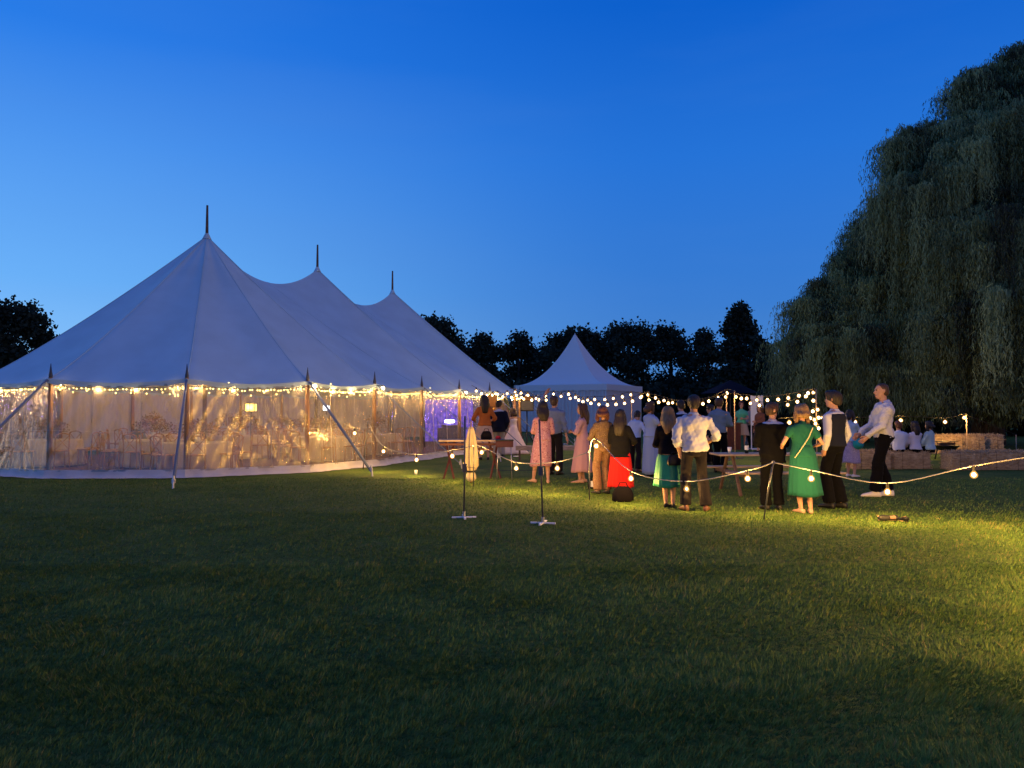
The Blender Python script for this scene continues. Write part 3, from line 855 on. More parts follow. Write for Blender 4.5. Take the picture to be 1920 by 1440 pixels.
def bulb_parts(t, pos, r, m, light=None, socket=True):
    global bulb_me, sock_me
    key = 'b%s%.3f' % (m, r)
    me = CACHE.get(key)
    if me is None:
        bm = bmesh.new()
        rings = []
        for z, q in ((-1.05, .05), (-.95, .45), (-.6, .85), (-.1, 1.0), (.4, .85), (.8, .5), (1.1, .32)):
            rings.append([(math.cos(a) * q * r, math.sin(a) * q * r, z * r) for a in [2 * math.pi * k / 12 for k in range(12)]])
        rings_loft(bm, rings); o = bmobj('bulb', bm, M['globe'], t, True); me = o.data; CACHE[key] = me
    else:
        o = bpy.data.objects.new('bulb', me); link(o, t)
    o.location = pos
    ck = 'c%.3f%s' % (r, bool(light)); cr_ = .52 if light else .62
    cm_ = CACHE.get(ck)
    if cm_ is None:
        bm = bmesh.new(); ball(bm, (0, 0, -.05 * r), r * cr_, 10, 8, (1, 1, 1.1)); co_ = bmobj('filament', bm, M['bulb_core'], o, True); CACHE[ck] = co_.data
    else:
        co_ = bpy.data.objects.new('filament', cm_); link(co_, o)
    if socket:
        sm = CACHE.get('s%.3f' % r)
        if sm is None:
            bm = bmesh.new(); tube(bm, [(0, 0, r * 1.0), (0, 0, r * 2.3)], [r * .42, r * .36], 8); so_ = bmobj('socket', bm, M['black'], o); CACHE['s%.3f' % r] = so_.data
        else:
            so_ = bpy.data.objects.new('socket', sm); link(so_, o)
    if light: point_light('glow', tuple(Vector(pos) + Vector((0, 0, 0))), light, (1, .57, .15), r * .86, t)
CACHE = {}
def festoon(label, anchors, bulbs, r, m, cm, crad, light=None, socket=True, hang=2.4, group='festoon strings of globe bulbs', every=1):
    """anchors: world points where the cable is tied; bulbs: world bulb centres. The cable runs through both."""
    org = Vector(anchors[0])
    t = thing('festoon_lights', label, 'string lights', org, 0, group)
    pts = sorted([(Vector(a), 0) for a in anchors] + [(Vector(b) + Vector((0, 0, r * hang)), 1) for b in bulbs], key=lambda q: q[0].x)
    line = [p - org for p, _ in pts]
    # smooth (Catmull-Rom between tie points)
    sm = []
    for k in range(len(line) - 1):
        p0 = line[max(k - 1, 0)] if pts[k][1] else line[k]
        p1 = line[k]; p2 = line[k + 1]; p3 = line[min(k + 2, len(line) - 1)] if pts[k + 1][1] else line[k + 1]
        for q in range(5):
            u = q / 5
            sm.append(.5 * ((2 * p1) + (p2 - p0) * u + (2 * p0 - 5 * p1 + 4 * p2 - p3) * u * u + (3 * p1 - p0 - 3 * p2 + p3) * u ** 3))
    sm.append(line[-1])
    tubeobj('cable', sm, crad, M[cm], t, 6)
    for k, b in enumerate(bulbs):
        bulb_parts(t, Vector(b) - org, r, m, light if (light and k % every == 0) else None, socket)
    return t
def stake(px, top, d, label, foot=None, rad=.012, ty=None):
    tp = P(px, top, d); ft = foot or Vector((tp.x, tp.y, 0))
    t = thing('stake', label, 'stake', (ft.x, ft.y, 0), 0, 'thin stakes holding up the low string of bulbs')
    v = tp - Vector((ft.x, ft.y, 0))
    tubeobj('rod', [(0, 0, -.1), v * .5, v], rad, M['dark_metal'], t, 8)
    bm = bmesh.new(); tube(bm, [v + Vector((.02 * math.cos(a), 0, .02 * math.sin(a))) for a in [k * .6 for k in range(10)]], .005, 5); bmobj('hook', bm, M['steel'], t)
    return tp
BR = .050
S0 = stake(690, 790, 20.5, 'thin stake leaning in front of the clear wall, leftmost of the row', Vector((G(681, 880).x, 20.6, 0)))
S1 = stake(888, 836, 16.0, 'thin stake beside the cream bundle')
S2 = stake(1105, 847, 13.6, 'thin stake in front of the woman in the long pink dress')
S3 = stake(1450, 867, 11.2, 'leaning stake in front of the man in the black suit', G(1430, 974))
S4 = Vector((7.15, 10.2, 1.02))
t = thing('stake', 'stake off the right end of the low string', 'stake', (7.15, 10.2, 0), 0, 'thin stakes holding up the low string of bulbs')
tubeobj('rod', [(0, 0, -.1), (0, 0, 1.02)], .012, M['dark_metal'], t)
S5 = Vector((3.4, 3.2, .95))
t = thing('stake', 'stake to the right of where the photographer stands', 'stake', (3.4, 3.2, 0), 0, 'thin stakes holding up the low string of bulbs')
tubeobj('rod', [(0, 0, -.1), (0, 0, .95)], .012, M['dark_metal'], t)
A0 = P(592, 762, 19.4)
GL = 180.0
festoon('low string of bulbs from the orange pole to the leftmost stake', [A0, S0], [P(665, 812, 20.1)], BR * 1.1, 'bulb', 'rope', .0085, GL)
festoon('low string of three bulbs along the foot of the clear wall', [S0, S1], [P(719, 846, 19.6), P(781, 862, 18.5), P(848, 855, 17.0)], BR * 1.1, 'bulb', 'rope', .0085, GL)
festoon('low string of bulbs between the cream bundle and the woman in the long pink dress', [S1, S2], [P(903, 848, 15.7), P(968, 878, 15.0), P(1045, 878, 14.3)], BR, 'bulb', 'rope', .0085, GL)
festoon('low string of bulbs sagging across the red skirt and green skirt', [S2, S3], [P(1118, 836, 13.5), P(1183, 897, 12.8), P(1287, 917, 12.2), P(1402, 897, 11.5)], BR, 'bulb', 'rope', .0085, GL * 1.2)
festoon('low string of bulbs sagging across the right side of the lawn', [S3, S4], [P(1521, 897, 11.1), P(1664, 922, 10.7), P(1826, 890, 10.4)], BR, 'bulb', 'rope', .0085, GL * 1.2)
festoon('low string of bulbs continuing out past the right edge', [S4, S5], [Vector((6.5, 8.9, .66)), Vector((5.75, 7.25, .62)), Vector((4.95, 5.8, .62)), Vector((4.1, 4.4, .70))], BR, 'bulb', 'rope', .0085, 640)

FR = .055
def lerp_d(px, nodes):
    xs = [n[0] for n in nodes]; return float(np.interp(px, xs, [n[1] for n in nodes]))
def pxstring(label, anch, bl, dn, r=FR, light=None, every=3, m='bulb_far'):
    festoon(label, [P(a, b, lerp_d(a, dn)) for a, b in anch], [P(a, b, lerp_d(a, dn)) for a, b in bl], r, m, 'dark_cable', .008, light, True, 2.0, 'festoon strings of globe bulbs', every)
A = [(966, 735), (977, 737), (988, 742), (1005, 747), (1023, 743), (1038, 739), (1052, 743), (1069, 747), (1085, 750), (1102, 750), (1115, 749), (1134, 749), (1150, 747), (1167, 744), (1183, 740)]
B = [(982, 748), (997, 750), (1011, 750), (1024, 750), (1040, 746), (1066, 739), (1079, 745), (1093, 753), (1108, 756), (1123, 758), (1139, 759), (1155, 758), (1171, 756), (1186, 752), (1201, 745), (1215, 740)]
pxstring('upper festoon string in front of the pagoda tent', [(955, 728), (1184, 734)], A, [(950, 31), (1190, 29)], .060, 42, 3)
pxstring('lower festoon string in front of the pagoda tent', [(970, 738), (1216, 735)], B, [(960, 28), (1220, 26)], .060, 42, 3)
pxstring('short festoon string across the marquee doorway', [(884, 722), (1000, 740)], [(893, 733), (903, 738), (913, 741), (923, 741), (933, 739), (943, 744), (951, 738), (959, 745), (968, 741), (978, 745), (990, 741)], [(880, 27), (1000, 28.5)], .055, 38, 3)
A2 = [(1203, 743), (1229, 746), (1245, 751), (1261, 755), (1279, 757), (1329, 752), (1346, 745), (1363, 737)]
B2 = [(1217, 750), (1235, 754), (1253, 756), (1271, 757), (1318, 757), (1344, 751), (1361, 744)]
pxstring('festoon string running from the pagoda corner to the white-topped post', [(1184, 734), (1377, 733)], A2, [(1180, 29), (1380, 25)], .060, 42, 3)
pxstring('festoon string passing behind the man in the white shirt', [(1216, 735), (1380, 738)], B2, [(1210, 26), (1390, 24)], .060, 42, 3)
C_ = [(1380, 744), (1390, 747), (1400, 747), (1419, 750), (1439, 750), (1459, 749), (1478, 746), (1498, 742), (1515, 737)]
D_ = [(1407, 756), (1424, 760), (1450, 762), (1477, 759), (1495, 753), (1511, 743), (1525, 736)]
pxstring('upper festoon string above the man in the black suit', [(1377, 733), (1527, 730)], C_, [(1370, 25), (1530, 22)], .060, 42, 3)
pxstring('lower festoon string above the man in the black suit', [(1380, 738), (1530, 730)], D_, [(1370, 24), (1530, 21)], .055, 42, 3)
E_ = [(1480, 792), (1603, 791), (1689, 788), (1772, 791), (1808, 783)]
pxstring('festoon string under the willow ending over the straw bales', [(1460, 785), (1812, 778), (1905, 815)], E_, [(1450, 22), (1810, 27), (1905, 29)], .07, 170, 1, 'bulb')
K_ = [(1525, 751), (1533, 768), (1524, 771), (1519, 784), (1527, 787), (1535, 783), (1542, 784), (1529, 794), (1535, 803), (1536, 819)]
org = P(1530, 740, 20)
t = thing('festoon_lights', 'bunch of globe bulbs wound down the post beside the woman in green', 'string lights', org, 0, 'festoon strings of globe bulbs')
for k, (a, b) in enumerate(K_): bulb_parts(t, P(a, b, 19.9) - org, .052, 'bulb_far', 40 if k % 3 == 1 else None)
tubeobj('cable', [P(a, b - 4, 19.92) - org for a, b in [(1527, 732)] + K_], .007, M['dark_cable'], t, 5)
def post(px, top, d, label, rad=.016):
    tp = P(px, top, d)
    t = thing('festoon_post', label, 'post', (tp.x, tp.y, 0), 0, 'posts carrying the festoon strings')
    tubeobj('pole', [(0, 0, -.2), (0, 0, tp.z)], rad, M['pale_wood'], t, 8)
    bm = bmesh.new(); ball(bm, (0, 0, tp.z), rad * 1.6, 8, 6); bmobj('cap', bm, M['dark_metal'], t)
    bm = bmesh.new()
    for a in (0, 1.57): box(bm, (0, 0, .02), (.5 if a == 0 else .05, .05 if a == 0 else .5, .03), None)
    bmobj('foot', bm, M['dark_metal'], t)
post(1184, 734, 29, 'festoon post at the right corner of the pagoda tent')
post(1216, 735, 26, 'festoon post in front of the hedge right of the pagoda tent')
post(1362, 738, 24.3, 'left one of two close festoon posts behind the man in the blue shirt')
post(1377, 733, 25, 'right one of two close festoon posts behind the man in the blue shirt')
post(1530, 730, 20.3, 'festoon post wound with bulbs beside the woman in green')
post(1812, 778, 27, 'festoon post behind the straw bales under the willow')
post(1905, 815, 29, 'short post at the right end of the willow string')

# ------------------------------------------------------------------ furniture and small things
def slats(t, name, n, wtot, ln, z, th, y0, m):
    wv = wtot / n
    for k in range(n):
        boxobj(name, (0, y0 - wtot / 2 + wv * (k + .5), z + random.uniform(-.002, .002)), (ln, wv * .9, th), m, t)
def picnic_table(loc, rz, ln, label):
    t = thing('picnic_table', label, 'picnic table', loc, rz)
    slats(t, 'top_plank', 5, .72, ln, .74, .035, 0, M['pale_wood'])
    slats(t, 'bench_plank', 2, .26, ln, .44, .035, -.78, M['pale_wood'])
    slats(t, 'bench_plank', 2, .26, ln, .44, .035, .78, M['pale_wood'])
    for sx in (-1, 1):
        x = sx * (ln / 2 - .3)
        bm = bmesh.new()
        tube(bm, [(x, -.62, 0), (x, -.16, .72)], .035, 6); bmobj('leg', bm, M['dark_wood'], t)
        bm = bmesh.new(); tube(bm, [(x, .62, 0), (x, .16, .72)], .035, 6); bmobj('leg', bm, M['dark_wood'], t)
        boxobj('cross_beam', (x, 0, .40), (.05, 1.75, .07), M['dark_wood'], t)
    return t
ptl = P(1443, 850, 14.9)
picnic_table((ptl.x, 14.9, 0), R_(2), 2.15, 'slatted picnic table with benches behind the man in the black suit')
# bottle standing on it
c = Vector((P(1400, 850, 14.8).x, 14.8, .76))
def bottle(loc, label, h=.30, m=None):
    t = thing('bottle', label, 'bottle', loc)
    bm = bmesh.new(); tube(bm, [(0, 0, z * h) for z in (0, .04, .58, .7, .8, .99)], [.03, .037, .037, .03, .014, .014], 12)
    bmobj('glass', bm, m or mat('bottle_glass', (.01, .015, .01), .12, .6), t, True)
    bm = bmesh.new(); tube(bm, [(0, 0, .22 * h), (0, 0, .5 * h)], .0385, 12, cap=False); bmobj('label_band', bm, M['paper'], t)
bottle(c, 'dark wine bottle on the picnic table beside the man in the black suit')
def tumbler(loc, label):
    t = thing('cup', label, 'cup', loc)
    bm = bmesh.new(); rings = [[(math.cos(a) * r, math.sin(a) * r, z) for a in [k * math.pi / 8 for k in range(16)]] for r, z in ((.03, 0), (.042, .11), (.039, .11), (.028, .008))]
    rings_loft(bm, rings); bmobj('cup_body', bm, M['paper'], t, True)
tumbler(G(780, 890), 'white paper cup left standing on the grass near the clear wall')
tumbler(Vector((P(1368, 850, 15).x, 15, .76)), 'white cup on the picnic table behind the man in the white shirt')
tumbler(Vector((P(1470, 850, 14.7).x, 14.7, .76)), 'white cup on the picnic table near the woman in green')

# low bench behind the floral dress
c = P(1037, 838, 24.2)
t = thing('bench', 'long low wooden bench behind the two women in pink', 'bench', (c.x, c.y, 0), 0)
slats(t, 'seat_plank', 2, .34, 2.35, .43, .07, 0, M['pale_wood'])
boxobj('rail', (0, -.19, .38), (2.35, .03, .10), M['pale_wood'], t)
for sx in (-1, 1):
    for sy in (-1, 1): boxobj('leg', (sx * 1.05, sy * .12, .19), (.06, .05, .38), M['dark_wood'], t)

# trestle table by the tent door
c = G(905, 896)
TZ = P(905, 824, c.y).z
t = thing('trestle_table', 'dark trestle table with reddish legs in front of the marquee door', 'table', (c.x - .25, c.y, 0), R_(4))
slats(t, 'top_plank', 4, .6, 1.55, TZ - .02, .035, 0, M['pale_wood'])
red = mat('reddish_wood', (.07, .018, .014), .6, .3, var=.2)
for sx in (-1, 1):
    bm = bmesh.new(); tube(bm, [(sx * .42, -.24, 0), (sx * .62, .2, TZ - .04)], .026, 6); bmobj('leg', bm, red, t)
    bm = bmesh.new(); tube(bm, [(sx * .66, -.24, 0), (sx * .40, .22, TZ - .04)], .026, 6); bmobj('leg', bm, red, t)
boxobj('cross_rail', (0, 0, TZ * .75), (1.0, .03, .05), red, t)
boxobj('apron', (0, -.28, TZ - .10), (1.5, .02, .05), red, t)
base = c
def bag(loc, s, label, m=None, rz=0, handle=True):
    t = thing('bag', label, 'bag', loc, rz)
    bm = bmesh.new()
    rings = []
    for z, q in ((0, .9), (.08, 1.02), (.45, 1.0), (.8, .8), (.97, .55), (1.0, .2)):
        rings.append([(s[0] * .5 * q * math.copysign(abs(math.cos(a)) ** .6, math.cos(a)) * (1 + .05 * math.sin(a * 5 + z * 9)), s[1] * .5 * q * math.copysign(abs(math.sin(a)) ** .6, math.sin(a)), s[2] * z) for a in [k * math.pi / 12 for k in range(24)]])
    rings_loft(bm, rings); bmobj('bag_body', bm, m or M['black_cloth'], t, True)
    if handle: tubeobj('handle', [(-s[0] * .25, 0, s[2] * .9), (-s[0] * .15, 0, s[2] * 1.25), (s[0] * .15, 0, s[2] * 1.25), (s[0] * .25, 0, s[2] * .9)], .009, m or M['black_cloth'], t, 6)
bag((P(912, 820, c.y).x, c.y, TZ), (.26, .16, .20), 'black handbag standing on the dark trestle table')
bag((P(934, 820, c.y).x, c.y - .05, TZ), (.13, .10, .09), 'small red pouch on the right end of the trestle table', mat('red_cloth', (.35, .02, .03), .8, .2), 0, False)
cb = P(946, 832, c.y - .42)
t = thing('cool_box', 'dark maroon cool box on a stand at the right end of the trestle table', 'box', (cb.x, cb.y, 0))
hz_ = P(946, 838, cb.y).z
boxobj('box_body', (0, 0, hz_ + .07), (.40, .28, .14), mat('maroon', (.05, .01, .025), .6, .3), t, None, .015)
boxobj('lid', (0, 0, hz_ + .155), (.42, .30, .03), M['black'], t, None, .01)
for sx in (-1, 1):
    for sy in (-1, 1): tubeobj('leg', [(sx * .17, sy * .11, 0), (sx * .15, sy * .1, hz_)], .01, M['steel'], t, 6)

# cream bundle
c = G(884, 904)
t = thing('furled_parasol', 'furled cream parasol tied with a dark band, standing in front of the trestle table', 'parasol', (c.x, c.y - .2, 0))
zt = P(884, 800, c.y - .2).z
bm = bmesh.new(); rings = []
for z, r in ((.02, .02), (.05, .07), (.10, .105), (.17, .10), (.24, .07), (.28, .085), (.36, .135), (.6, .12), (.85, .10), (1.05, .075), (zt - .05, .05), (zt, .03)):
    fa = .30 if z > .3 else .12
    rings.append([(math.cos(a) * r * (1 + fa * math.sin(a * 7 + z * .8)), math.sin(a) * r * (1 + fa * math.sin(a * 7 + z * .8)), z + (.05 * math.sin(a * 3) if .3 < z < .4 else 0)) for a in [k * math.pi / 42 for k in range(84)]])
rings_loft(bm, rings); bmobj('canopy', bm, M['pale_coat'], t, True)
bm = bmesh.new(); tube(bm, [(0, 0, .235), (0, 0, .275)], .10, 24); bmobj('band', bm, M['black'], t)
tubeobj('pole', [(0, 0, 0), (0, 0, zt + .12)], .015, M['wood'], t)

# two thin game poles on cross feet with cord
gp = []
for (px, by, ty, lb) in ((870, 972, 780, 'left of two thin poles on white cross feet in the lawn'), (1018, 983, 786, 'right of two thin poles on white cross feet in the lawn')):
    c = G(px, by); zt = P(px, ty, c.y).z
    t = thing('game_pole', lb, 'pole', (c.x, c.y, 0), R_(8 if px < 900 else -15), 'game poles standing in the lawn')
    ex = P(872 if px < 900 else 1011, ty, c.y).x - c.x
    tubeobj('pole', [(0, 0, .02), (ex, 0, zt)], .0125, M['dark_metal'], t, 8)
    for a in (0, 1):
        bm = bmesh.new()
        box(bm, (0, 0, .018 + .004 * a), (.36 if not a else .03, .03 if not a else .42, .022), None, .004)
        bmobj('foot_bar', bm, M['white_paint'], t)
    bm = bmesh.new(); tube(bm, [(0, 0, .03), (0, 0, .10)], .022, 8); bmobj('socket', bm, M['steel'], t)
    boxobj('clamp', (ex * .5, 0, .74), (.07, .04, .12), M['dark_metal'], t)
    gp.append(Vector((c.x + ex * .5, c.y, .76)))
t = tubeobj('cord', catenary(gp[0], gp[1], .03), .004, M['dark_cable'], None, 5)
tag(t, 'thin dark cord stretched between the two game poles', 'cord')

# speaker on stand
c = P(988, 757, 30)
t = thing('speaker_stand', 'black tripod speaker stand beside the marquee door', 'speaker stand', (c.x, c.y, 0))
tubeobj('pole', [(0, 0, .3), (0, 0, c.z - .28)], .025, M['black'], t)
for k in range(3):
    a = k * 2.09 + .5
    tubeobj('leg', [(0, 0, .75), (math.cos(a) * .5, math.sin(a) * .5, .02)], .018, M['black'], t, 6)
t = thing('loudspeaker', 'black loudspeaker glowing orange at its top, on the tripod stand', 'speaker', (c.x, c.y, c.z - .29))
boxobj('cabinet', (0, 0, .30), (.52, .38, .60), M['black'], t, None, .02)
boxobj('grille', (0, -.195, .22), (.46, .012, .36), M['dark_metal'], t)
bm = bmesh.new(); box(bm, (0, -.197, .50), (.46, .012, .16), None, .004); bmobj('lit_strip', bm, M['amber'], t)
# amber panel with faint emission by door
c = P(918, 752, 28.5)
t = thing('amber_door_panel', 'orange glowing panel on a stand behind the woman in orange', 'lit_panel', (c.x, c.y, 0))
bm = bmesh.new(); box(bm, (0, 0, c.z), (.5, .05, .42), None, .01); bmobj('glow_panel', bm, M['amber'], t)
boxobj('housing', (0, .06, c.z), (.56, .05, .48), M['dark_wood'], t)
tubeobj('stand', [(0, .05, 0), (0, .05, c.z - .24)], .03, M['dark_metal'], t)

# white notice board far back, dark parasol pavilion
c = P(1419, 760, 31)
t = thing('notice_board', 'tall white upright board standing behind the man in the black suit', 'board', (c.x, c.y, 0))
zt = P(1419, 741, 31).z
boxobj('panel', (0, 0, zt - .62), (.50, .04, 1.2), M['paper'], t)
for sx in (-1, 1): boxobj('leg', (sx * .22, .03, zt / 2), (.04, .03, zt), M['white_paint'], t)
boxobj('foot', (0, 0, .02), (.56, .4, .04), M['white_paint'], t)
c = P(1369, 713, 40)
t = thing('parasol', 'dark purple parasol open far back in front of the trees', 'parasol', (c.x, c.y, 0))
zt = c.z; ze = P(1369, 738, 40).z
bm = bmesh.new()
rr = 1.55
ap = bm.verts.new((0, 0, zt)); rim = []; mid = []
for k in range(16):
    a = 2 * math.pi * k / 16; q = 1 if k % 2 == 0 else .95
    rim.append(bm.verts.new((math.cos(a) * rr * q, math.sin(a) * rr * q, ze))); mid.append(bm.verts.new((math.cos(a) * rr * .5 * q, math.sin(a) * rr * .5 * q, ze + (zt - ze) * .52)))
for k in range(16):
    bm.faces.new((ap, mid[k], mid[(k + 1) % 16])); bm.faces.new((mid[k], rim[k], rim[(k + 1) % 16], mid[(k + 1) % 16]))
bmobj('canopy', bm, mat('purple_canopy', (.014, .010, .018), .9, .1), t)
tubeobj('pole', [(0, 0, 0), (0, 0, zt)], .03, M['dark_wood'], t)
c = P(1369, 800, 31)
t = thing('barrel', 'reddish wooden bar front behind the man in the blue shirt', 'bar', (c.x, c.y, 0))
for k in range(6): boxobj('board', (-.30 + k * .12, 0, .52), (.112, .5, 1.04), red, t)
boxobj('bar_top', (0, 0, 1.06), (.85, .62, .04), M['dark_wood'], t)

# shoes dropped on the lawn
c = G(1664, 978)
def court_shoe(loc, rz, label, side=False):
    t = thing('shoe', label, 'shoe', loc, rz)
    bm = bmesh.new(); rings = []
    for x, hw, h, zb in ((-.13, .030, .055, .012), (-.115, .036, .062, .010), (-.06, .033, .050, .004), (0, .036, .035, 0), (.06, .044, .038, 0), (.11, .036, .034, 0), (.14, .014, .02, .004)):
        rings.append([(x, math.cos(a) * hw, zb + h * .5 + math.sin(a) * h * .5) for a in [k * math.pi / 8 for k in range(16)]])
    rings_loft(bm, rings); bmobj('upper', bm, M['black'], t, True)
    bm = bmesh.new(); box(bm, (-.105, 0, .006), (.05, .06, .016), None, .003); bmobj('heel', bm, M['black'], t)
    bm = bmesh.new(); box(bm, (.01, 0, .0), (.25, .072, .008), None, .003); bmobj('sole', bm, mat('tan_sole', (.45, .28, .18), .6, .3), t)
    bm = bmesh.new(); tube(bm, [(-.09, 0, .066), (-.02, 0, .044)], [.026, .024], 10, flat=.3); bmobj('opening', bm, M['dark_wood'], t)
    if side: t.rotation_euler = (R_(-72), 0, rz); t.location.z = .05
    return t
court_shoe((c.x, c.y, .012), R_(178), 'black shoe lying on its side on the lawn, pale sole showing', True)
court_shoe((c.x + .21, c.y + .03, .012), R_(100), 'black shoe upright on the lawn beside its fallen pair')
bag(G(1168, 940), (.36, .26, .26), 'rounded dark bag dropped on the grass below the red skirt')
t0 = G(1112, 917)
bag(t0, (.20, .14, .20), 'small black tote with a white front on the grass by the black boots')
t = thing('paper_napkin', 'white paper slip tucked in the front of the small black tote', 'paper', (t0.x, t0.y - .08, .05))
boxobj('sheet', (0, 0, .06), (.11, .008, .12), M['paper'], t)
def napkin(px, py, label):
    c = G(px, py); n = 10; Vv = []
    for a in range(n):
        for b in range(n): Vv.append((c.x + (a - n / 2) * .024, c.y + (b - n / 2) * .03, .03 + .03 * noise.noise(Vector((a * .6, b * .6, px)))))
    o = npmesh('napkin', Vv, [(a * n + b, (a + 1) * n + b, (a + 1) * n + b + 1, a * n + b + 1) for a in range(n - 1) for b in range(n - 1)], M['paper'], None, True)
    tag(o, label, 'napkin')
napkin(969, 857, 'crumpled white napkin on the grass in front of the man in the navy jacket')
napkin(1061, 834, 'crumpled white napkin on the grass beyond the low bench')

# straw bales
def bale_mesh():
    bm = bmesh.new(); box(bm, (0, 0, .23), (1.0, .5, .46), None, .03)
    bmesh.ops.subdivide_edges(bm, edges=bm.edges, cuts=6, use_grid_fill=True)
    for v in bm.verts:
        n_ = noise.noise(v.co * 9) * .02; v.co += Vector((n_, n_ * .8, n_ if v.co.z > .05 else 0))
    for v in bm.verts: v.co.z = max(v.co.z, 0)
    return bm
bale0 = None
def straws_mesh():
    n = 1700
    f = rng.integers(0, 4, n); x = rng.uniform(-.5, .5, n); z = rng.uniform(.01, .46, n); y = np.where(f == 0, -.255, np.where(f == 1, .255, rng.uniform(-.25, .25, n)))
    z = np.where(f >= 2, .465, z)
    c = np.stack([x, y, z], 1); d = rng.normal(0, 1, (n, 3)) * (1, .6, .6); d /= np.linalg.norm(d, axis=1)[:, None]
    e = np.cross(d, rng.normal(0, 1, (n, 3))); e /= np.linalg.norm(e, axis=1)[:, None]
    l = rng.uniform(.03, .09, n)[:, None]; c = c + rng.normal(0, .012, (n, 3))
    V = np.empty((n, 4, 3)); V[:, 0] = c - d * l - e * .005; V[:, 1] = c + d * l - e * .005; V[:, 2] = c + d * l + e * .005; V[:, 3] = c - d * l + e * .005
    return V.reshape(-1, 3), np.arange(n * 4).reshape(n, 4)
def bale(loc, rz, label, sc=1.0):
    global bale0
    t = thing('straw_bale', label, 'straw bale', loc, rz, 'straw bale seats under the willow')
    t.scale = (1, 1, sc)
    if bale0 is None:
        a = bmobj('bale_body', bale_mesh(), M['straw'], t, True)
        V_, F_ = straws_mesh(); b = npmesh('loose_straw', V_, F_, M['straw'], t); b['kind'] = 'stuff'
        tw = []
        for x in (-.28, .28):
            tw.append(tubeobj('twine', [(x, -.262, .0), (x, -.266, .47), (x, .266, .47), (x, .262, 0)], .005, M['dark_cable'], t, 4))
        bale0 = [a, b] + tw
    else:
        for o in bale0:
            c_ = o.copy(); COL.objects.link(c_); c_.parent = t
d0 = G(1700, 879).y
for k, (px, lb) in enumerate(((1628, 'straw bale behind the tall man in the white shirt, left end of the near row'), (1706, 'straw bale under the seated person in the striped blouse'))):
    p = P(px, 870, d0); bale((p.x, d0 + .12 * k, 0), R_(5 * k - 3), lb)
for k, (px, lb) in enumerate(((1808, 'straw bale nearest the right of the fire pit'), (1882, 'straw bale second to the right of the fire pit'), (1958, 'straw bale cut off by the right edge'))):
    p = P(px, 870, d0 - .3); bale((p.x, d0 - .3 + .1 * k, 0), R_(4 - 5 * k), lb)
for k, (px, lb) in enumerate(((1772, 'straw bale at the left of the rear row behind the fire pit'), (1820, 'middle straw bale of the rear row behind the fire pit'), (1862, 'straw bale at the right end of the rear row under the string'))):
    p = P(px, 840, 28.0); bale((p.x, 28 + .2 * k, 0), R_(-4 * k), lb, 1.35)
# fire pit
c = G(1774, 862)
fz = P(1774, 836, c.y).z
t = thing('fire_pit', 'black round fire pit bowl on legs between the straw bales', 'fire pit', (c.x, c.y, 0))
bm = bmesh.new(); rings_loft(bm, [[(math.cos(a) * r, math.sin(a) * r, fz + z) for a in [k * math.pi / 14 for k in range(28)]] for r, z in ((.10, -.15), (.28, -.11), (.38, 0), (.42, .02), (.36, .01), (.26, -.07), (.05, -.10))]); bmobj('bowl', bm, M['black'], t, True)
for k in range(3): tubeobj('leg', [(math.cos(k * 2.1) * .28, math.sin(k * 2.1) * .28, fz - .1), (math.cos(k * 2.1) * .36, math.sin(k * 2.1) * .36, 0)], .02, M['black'], t)
bm = bmesh.new()
for k in range(3): tube(bm, [(-.3 + .05 * k, -.12 + .12 * k, fz + .05), (.25, .1 - .1 * k, fz + .07)], .04, 8)
bmobj('logs', bm, M['dark_wood'], t)
boxobj('griddle', (-.02, .0, fz + .14), (.62, .40, .02), M['black'], t)
for sx in (-1, 1): tubeobj('griddle_post', [(sx * .28, 0, fz), (sx * .28, 0, fz + .13)], .01, M['black'], t)

